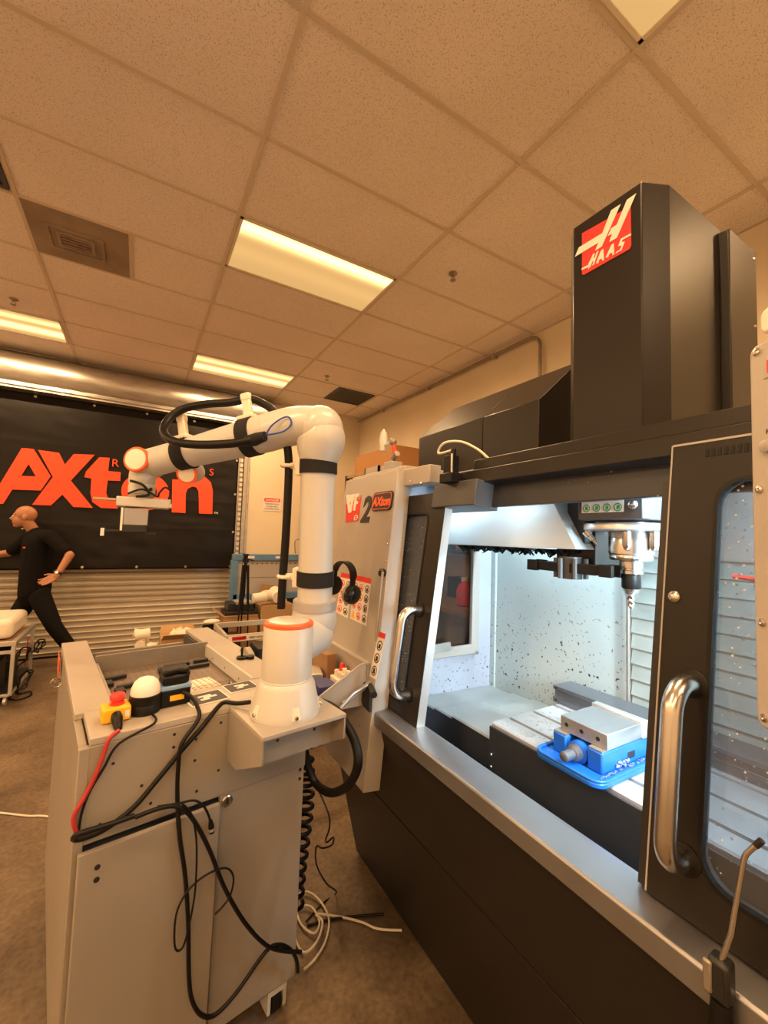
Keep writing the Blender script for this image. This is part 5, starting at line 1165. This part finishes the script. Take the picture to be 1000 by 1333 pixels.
MB().box((1.07, 5.27, .72), (1.27, 5.50, .752)).build('top_plate', M['ring'], bk, bevel=.003)
tp = thing('tripod', 'black folded camera tripod standing in front of the blue framed machine', 'tripod', (1.10, 5.02, 0))
c = Vector((1.10, 5.02, 0))
for k in range(3):
    w = R(90+120*k); d = Vector((math.cos(w), math.sin(w), 0))
    lg_ = MB().tube([c+d*.03+Vector((0, 0, 1.22)), c+d*.055+Vector((0, 0, .72))], [.016, .015], 8).build('leg', M['black'], tp, smooth=60)
    MB().tube([c+d*.055+Vector((0, 0, .74)), c+d*.085+Vector((0, 0, .02))], [.009, .008], 8).build('lower_leg', M['black'], lg_, smooth=60)
    MB().tube([c+d*.053+Vector((0, 0, .77)), c+d*.057+Vector((0, 0, .70))], .019, 8).build('clamp', M['black'], lg_, smooth=40)
    MB().ell(c+d*.086+Vector((0, 0, .014)), (.013, .013, .013), 8, 6).build('foot', M['black'], lg_, smooth=60)
MB().cyl(c+Vector((0, 0, .85)), c+Vector((0, 0, 1.27)), .016, n=10).build('centre_column', M['black'], tp, smooth=50)
q = MB(); q.box(c+Vector((-.03, -.03, 1.25)), c+Vector((.03, .03, 1.30))); q.ell(c+Vector((0, 0, 1.32)), (.028, .028, .028), 10, 8); q.box(c+Vector((-.035, -.02, 1.335)), c+Vector((.035, .02, 1.35))); q.build('head', M['black'], tp, bevel=.003)
MB().cyl(c+Vector((.03, 0, 1.29)), c+Vector((.09, -.05, 1.27)), .007, n=8).build('pan_handle', M['black'], tp, smooth=50)
ob_ = thing('cardboard_box', 'open yellowish cardboard box on the floor behind the cart, with packing paper', 'box', (.48, 5.3, 0))
MB().box((.28, 5.15, 0), (.66, 5.50, .40)).build('carton', M['card'], ob_, bevel=.006)
for pl in ([(.28, 5.15, .40), (.66, 5.15, .40), (.64, 5.04, .47), (.30, 5.04, .47)], [(.28, 5.50, .40), (.66, 5.50, .40), (.64, 5.60, .47), (.30, 5.60, .47)]):
    q = MB(); q.add(pl, [(0, 1, 2, 3)]); f_ = q.build('flap', M['card'], ob_); s_ = f_.modifiers.new('thick', 'SOLIDIFY'); s_.thickness = .006
q = MB(); rnd = random.Random(4); q.ell((.49, 5.3, .41), (.13, .12, .07), 14, 9)
q.v = [p+Vector((rnd.uniform(-.02, .02), rnd.uniform(-.02, .02), rnd.uniform(-.02, .02))) for p in q.v]; q.build('packing_paper', M['cable_w'], ob_)
rl = thing('black_roll', 'black roll of material lying behind the open cardboard box', 'roll', (.83, 5.0, 0))
MB().box((.69, 4.90, 0), (1.05, 5.03, .46)).build('stand', M['dark2'], rl, bevel=.004)
MB().cyl((.67, 4.97, .516), (.93, 4.97, .516), .055, n=20).build('roll', M['cloth'], rl, bevel=.006)
o = MB().ell((.76, 4.98, .60), (.09, .05, .028), 18, 8).build('paper_bundle', M['cable_w'], smooth=60); tag(o, 'pale paper bundle lying on the black roll', 'paper')
def small_robot(label, pts, rads, caps, zf):
    t = thing('desktop_robot', label, 'robot', (pts[0][0], pts[0][1], zf))
    for i in range(len(pts)-1): MB().tube([pts[i], pts[i+1]], [rads[i], rads[i]*.95], 18).build('link', M['cream'], t, smooth=40)
    for i, ax in caps:
        q = MB(); q.lathe([(rads[i]*.6, -rads[i]*1.5), (rads[i]*1.12, -rads[i]*1.5), (rads[i]*1.12, rads[i]*1.5), (rads[i]*.6, rads[i]*1.5)], pts[i], ax, 20); q.build('joint', M['cream'], t, bevel=.004)
    return t
small_robot('small folded white robot arm on the floor by the roller door', [(.20, 5.55, .0), (.20, 5.55, .22), (.11, 5.50, .30), (.11, 5.45, .42), (.02, 5.45, .44)], [.06, .055, .05, .05, .04], ((1, (0, 1, 0)), (2, (.3, 1, .1)), (3, (1, 0, .1))), 0)
o = MB().cyl((.205, 5.34, 0), (.205, 5.34, .33), .055, n=20).build('white_canister', M['cream'], bevel=.008); tag(o, 'upright white canister next to the small folded robot arm', 'canister')
o = MB().obox((-.0, 5.42, .055), (.22, .18, .11), R(20)).build('grey_tool_bag', M['dgrey'], bevel=.03); tag(o, 'dark grey bag on the floor left of the small folded robot arm', 'bag')
cb2 = thing('cardboard_box', 'tall cardboard box with open flap behind the robot base', 'box', (1.55, 5.3, 0))
MB().box((1.36, 5.20, 0), (1.78, 5.52, .70)).build('carton', M['card'], cb2, bevel=.006)
q = MB(); q.add([(1.36, 5.50, .70), (1.70, 5.52, .70), (1.62, 5.56, .90), (1.44, 5.54, .93)], [(0, 1, 2, 3)]); f_ = q.build('flap', M['card2'], cb2); s_ = f_.modifiers.new('thick', 'SOLIDIFY'); s_.thickness = .008
MB().box((1.39, 5.22, .701), (1.75, 5.5, .705)).build('lid', M['card'], cb2)
small_robot('white robot arm leaning on the tall cardboard box behind the base', [(1.66, 5.36, .707), (1.57, 5.31, .82), (1.41, 5.27, .82), (1.34, 5.24, .80)], [.07, .07, .06, .055], ((1, (0, 1, .2)), (3, (1, 0, .1))), .70)
ybx = MB().box((1.28, 4.9, 0), (1.42, 5.05, .42)).build('yellow_crate', M['yel'], bevel=.01); tag(ybx, 'small yellow crate beside the cardboard box behind the robot base', 'crate')
gcx = MB().lathe([(.05, 0), (.06, .02), (.06, .42), (.03, .48), (.03, .54)], (1.45, 4.8, 0), n=18).build('green_bottle', mat('dark_green', (.03, .05, .035), .5), smooth=40); tag(gcx, 'dark green bottle by the robot base in the background', 'bottle')
# pale equipment table with a warning strip, just behind the cart
eq = thing('equipment_table', 'pale equipment table with a red warning strip along its edge behind the cart', 'table', (.95, 3.2, 0))
ET = frame((.559, 3.0, 0), (math.cos(R(1)), math.sin(R(1)), 0), (-math.sin(R(1)), math.cos(R(1)), 0), (0, 0, 1))
q = MB(ET); q.box((0, 0, .845), (.70, .02, .895)); q.box((0, .02, .845), (.02, .50, .885)); q.box((.68, .02, .845), (.70, .50, .885)); q.box((0, .48, .845), (.70, .50, .885)); q.build('frame', M['cart2'], eq, bevel=.003)
MB(ET).box((.02, .02, .66), (.68, .48, .67)).build('shelf', M['dark2'], eq)
MB(ET).box((.01, -.0015, .852), (.34, -.0002, .888)).build('label_strip', M['stick'], eq)
MB(ET).box((.035, -.0025, .857), (.13, -.0016, .883)).build('red_label', M['rprint'], eq)
q = MB(frame(ET @ Vector((0, -.0025, 0)), (1, 0, 0), (0, 0, 1), (0, -1, 0))); text_mb(q, 'DANGER', .016, .04, .863, 0, .0008); text_mb(q, 'KEEP HANDS CLEAR', .014, .15, .864, 0, .0008); q.build('lettering', M['ink'], eq)
for a in (.02, .68):
    for b_ in (.02, .48): MB(ET).box((a-.02, b_-.02, 0), (a+.02, b_+.02, .845)).build('leg', M['alu'], eq)
for k in range(3):
    o = MB(ET).box((.08+.17*k, .12, .671), (.20+.17*k, .36, .72+.03*k)).build('black_module', M['ink'], bevel=.006); tag(o, ('black module at the left of the pale equipment table', 'black module in the middle of the pale equipment table', 'tallest black module on the pale equipment table')[k], 'module')

# ------------------------------------------------------------------ rolling stand at the left edge
st = thing('rolling_stand', 'low metal rolling stand with tubular legs at the left edge', 'stand', (-1.35, 5.3, 0))
X0, X1, Y0, Y1, ZT = -1.75, -.90, 4.93, 5.72, .55
for x in (X0, X1):
    for y in (Y0, Y1): MB().box((x-.014, y-.014, .09), (x+.014, y+.014, ZT-.02)).build('leg', M['alu'], st, bevel=.003)
q = MB(); q.box((X0-.02, Y0-.02, ZT-.03), (X1+.02, Y0+.02, ZT+.01)); q.box((X0-.02, Y1-.02, ZT-.03), (X1+.02, Y1+.02, ZT+.01)); q.box((X0-.02, Y0, ZT-.03), (X0+.02, Y1, ZT+.01)); q.box((X1-.02, Y0, ZT-.03), (X1+.02, Y1, ZT+.01)); q.build('top_frame', M['alu'], st, bevel=.004)
MB().box((X0, Y0, ZT-.01), (X1, Y1, ZT)).build('top_board', M['wood'], st)
q = MB(); q.box((X0, Y0-.012, ZT-.10), (X1, Y0+.012, ZT-.07)); q.build('rail', M['alu'], st, bevel=.003)
q = MB(); q.box((X0, Y0-.015, .075), (X1, Y0+.015, .10)); q.box((X1-.015, Y0, .075), (X1+.015, Y1, .10)); q.box((X0, Y1-.015, .075), (X1, Y1+.015, .10)); q.box((X0-.015, Y0, .075), (X0+.015, Y1, .10)); q.build('lower_frame', M['alu'], st, bevel=.004)
MB().box((X0, Y0, .10), (X1, Y1, .11)).build('lower_board', M['dark2'], st)
for x in (X0, X1-.03):
    for y in (Y0, Y1): MB().cyl((x-.012, y, .036), (x+.012, y, .036), .035, n=16).build('caster', M['alu'], st, bevel=.004)
pb = MB().box((-1.60, 5.0, ZT+.0115), (-.93, 5.62, ZT+.19)).build('white_machine', M['cream'], bevel=.05, seg=3); tag(pb, 'cream boxy desktop machine lying on the rolling stand at the left edge', 'machine')
for k, (x, y, w, h_, la) in enumerate(((-1.15, 5.10, .3, .26, 'black computer box on the lower board of the rolling stand'), (-1.10, 5.45, .25, .18, 'second black box behind the computer on the rolling stand'))):
    o = MB().box((x-w/2, y-.13, .111), (x+w/2, y+.13, .111+h_)).build('black_box', M['ink'], bevel=.008); tag(o, la, 'box')
rnd = random.Random(2)
TL = ('topmost tangle of black cable on the rolling stand lower frame', 'middle tangle of black cable on the rolling stand lower frame', 'lowest tangle of black cable by the rolling stand casters')
for k in range(3):
    c = Vector((-.92+rnd.uniform(-.1, .1), 5.05+rnd.random()*.6, (.34, .24, .15)[k])); r = rnd.uniform(.05, .11); pts = []
    for i in range(22):
        w = i*.62; pts.append(c+Vector((r*.6*math.cos(w)+rnd.uniform(-.02, .02), r*math.sin(w)+rnd.uniform(-.03, .03), r*.8*math.sin(w+.6)+rnd.uniform(-.02, .02))))
    o = MB().tube(spl(pts, 5), .007, 6).build('cable', M['black'], smooth=60); tag(o, TL[k], 'cable')
cable('cable', 'dark red cable hanging down the rear leg of the rolling stand', [(-.93, 5.70, .42), (-.925, 5.66, .25), (-.93, 5.66, .14)], .006, 'cable_r')
cable('cable', 'loop of black cable on the floor beside the rolling stand', [(-.93, 5.05, .02), (-.86, 5.0, .012), (-.78, 5.08, .012), (-.80, 5.2, .012), (-.88, 5.18, .012), (-.91, 5.3, .03)], .007, 'black')
# ------------------------------------------------------------------ the man crossing the room
def cap(mb, p0, p1, r0, r1, n=14):
    p0, p1 = Vector(p0), Vector(p1); mb.tube([p0, p0+(p1-p0)*.5, p1], [r0, (r0+r1)/2, r1], n); mb.ell(p0, (r0,)*3, n, 8); mb.ell(p1, (r1,)*3, n, 8)
def fuse(mb, name, m, parent, vox, it=4):
    # union of overlapping limbs into one continuous skin
    o = mb.build(name, m, parent)
    r = o.modifiers.new('fuse', 'REMESH'); r.mode = 'VOXEL'; r.voxel_size = vox; r.use_smooth_shade = True
    s = o.modifiers.new('soften', 'SMOOTH'); s.factor = .5; s.iterations = it
    return o
hm = thing('person', 'bald man in a black polo shirt and dark trousers striding left past the banner', 'person', (-.96, 5.95, 0))
V3 = Vector
neck, chest, pelv = V3((-.97, 5.95, 1.565)), V3((-.95, 5.95, 1.36)), V3((-.95, 5.95, .87))
shN, shF = V3((-0.825, 5.767, 1.485)), V3((-1.05, 6.126, 1.465))
elN, wrN = V3((-0.625, 5.620, 1.290)), V3((-0.715, 5.530, 1.075))
elF, wrF = V3((-1.257, 6.261, 1.275)), V3((-1.481, 6.171, 1.241))
hipN, hipF = V3((-.90, 5.86, .85)), V3((-.97, 6.03, .85))
knN, anN = V3((-.74, 5.83, .50)), V3((-.50, 5.84, .12))
knF, anF = V3((-1.16, 6.06, .48)), V3((-1.22, 6.06, .085))
hc = V3((-1.085, 5.924, 1.695))
b = MB()
rh = Matrix.Rotation(R(8), 3, 'Y')
b.ell(hc+V3((.012, 0, .022)), (.098, .076, .094), 20, 14)                 # skull
b.ell(hc+V3((-.038, -.002, -.045)), (.062, .058, .072), 18, 12)            # face and jaw
b.ell(hc+V3((-.062, 0, -.100)), (.030, .032, .022), 12, 8)                 # chin
b.tube([hc+V3((-.088, 0, .008)), hc+V3((-.112, 0, -.030)), hc+V3((-.090, 0, -.042))], [.010, .016, .012], 10)   # nose
b.ell(hc+V3((-.078, 0, .020)), (.018, .050, .014), 12, 8)                  # brow
b.ell(hc+V3((-.090, 0, -.066)), (.012, .026, .010), 12, 8)                 # lips
for s in (-1, 1): b.ell(hc+V3((.016, s*.076, -.012)), (.020, .010, .034), 12, 8)   # ears
cap(b, hc+V3((.02, 0, -.05)), neck+V3((-.015, 0, -.05)), .056, .058)
cap(b, neck+V3((-.01, 0, -.05)), chest, .056, .12); cap(b, chest, pelv, .13, .13)
cap(b, shN, elN, .052, .042); cap(b, elN, wrN, .043, .027); cap(b, shF, elF, .052, .042); cap(b, elF, wrF, .043, .027)
cap(b, chest+V3((0, 0, .1)), shN, .07, .05); cap(b, chest+V3((0, 0, .1)), shF, .07, .05)
cap(b, hipN, knN, .085, .055); cap(b, knN, anN, .055, .038); cap(b, hipF, knF, .085, .055); cap(b, knF, anF, .055, .038)
def hand(w, d, side, up):
    d = d.normalized(); side = side.normalized(); n = d.cross(side)
    b.ell(w+d*.045, (.012, .012, .012), 8, 6)
    pal = [w, w+d*.03, w+d*.075]
    for k in range(4):
        o = side*(k-1.5)*.0225
        b.tube([w+o*.6, w+d*.045+o, w+d*.085+o], [.0125, .0115, .0092], 8)
        L = (.066, .078, .072, .056)[k]
        p1 = w+d*.085+o; p2 = p1+d*L*.5+n*L*.10; p3 = p2+d*L*.38+n*L*.32
        b.tube([p1, p2, p3], [.0090, .0084, .0074], 8); b.ell(p3, (.008,)*3, 8, 6); b.ell(p1, (.0092,)*3, 8, 6)
    t0 = w+d*.02-side*.030; t1 = t0+d*.035-side*.026+n*.008; t2 = t1+d*.030-side*.006+n*.008
    b.tube([w+d*.01-side*.01, t0, t1, t2], [.013, .0125, .0105, .0085], 8); b.ell(t2, (.0085,)*3, 8, 6)
hand(wrN, V3((-.85, -.1, -.5)), V3((.35, -.45, -.75)), 1)
hand(wrF, V3((-1, -.1, -.1)), V3((0, .3, -1)), 1)
bd_ = fuse(b, 'body', M['skin'], hm, .005, 3)
s = MB()
cap(s, chest+V3((0, 0, .06)), chest+V3((.0, 0, -.05)), .145, .15); cap(s, chest, pelv+V3((0, 0, .06)), .15, .148); cap(s, pelv+V3((0, 0, .06)), pelv+V3((0, 0, -.04)), .150, .146)
for y in (-.07, .07): cap(s, chest+V3((0, y, .04)), pelv+V3((0, y*.8, .02)), .125, .135)
cap(s, chest+V3((0, -.05, .10)), shN, .085, .075); cap(s, chest+V3((0, .05, .10)), shF, .085, .075)
cap(s, shN, shN+(elN-shN)*.78, .074, .064); cap(s, shF, shF+(elF-shF)*.8, .074, .064)
s.tube([neck+V3((-.004, 0, -.075)), neck+V3((-.014, 0, -.025)), neck+V3((-.024, 0, .005))], [.090, .078, .069], 18)
fuse(s, 'polo_shirt', M['cloth'], hm, .011, 4)
t = MB()
cap(t, pelv+V3((0, -.05, .04)), pelv+V3((0, .05, .04)), .135, .135); cap(t, hipN, knN, .108, .078); cap(t, knN, anN, .078, .062); cap(t, hipF, knF, .108, .078); cap(t, knF, anF, .078, .062)
cap(t, pelv, hipN, .12, .11); cap(t, pelv, hipF, .12, .11)
fuse(t, 'trousers', M['denim'], hm, .011, 4)
for an_, d in ((anN, V3((-.8, .05, -.35))), (anF, V3((-1, 0, -.05)))):
    q = MB(); d = d.normalized(); q.ell(an_+V3((.01, 0, -.035)), (.05, .045, .05), 14, 8); cap(q, an_+V3((0, 0, -.045)), an_+d*.15+V3((0, 0, -.05)), .045, .035); fuse(q, 'shoe', M['ink'], hm, .01, 3)
dw = (elN-wrN).normalized(); MB().lathe([(.030, -.012), (.034, -.010), (.034, .010), (.030, .012)], wrN+dw*.035, dw, 20).build('watch_band', M['ink'], hm, smooth=40)
nw = V3((-.3, -.9, .3)); MB().lathe([(.017, 0), (.018, .008), (.014, .010), (.001, .010)], wrN+dw*.035+nw.normalized()*.030, nw, 18).build('watch_case', M['steel'], hm, smooth=40)
for s_ in (-1, 1):
    MB().ell(hc+V3((-.086, s_*.030, .000)), (.011, .012, .009), 10, 8).build('eye', M['stick'], hm, smooth=60)
MB().obox((-1.03, 5.79, 1.36), (.045, .006, .014), R(-20)).build('chest_logo', M['red'], hm)
MB().obox((-1.09, 5.93, 1.56), (.02, .02, .010), R(-20)).build('collar_clip', M['stick'], hm)
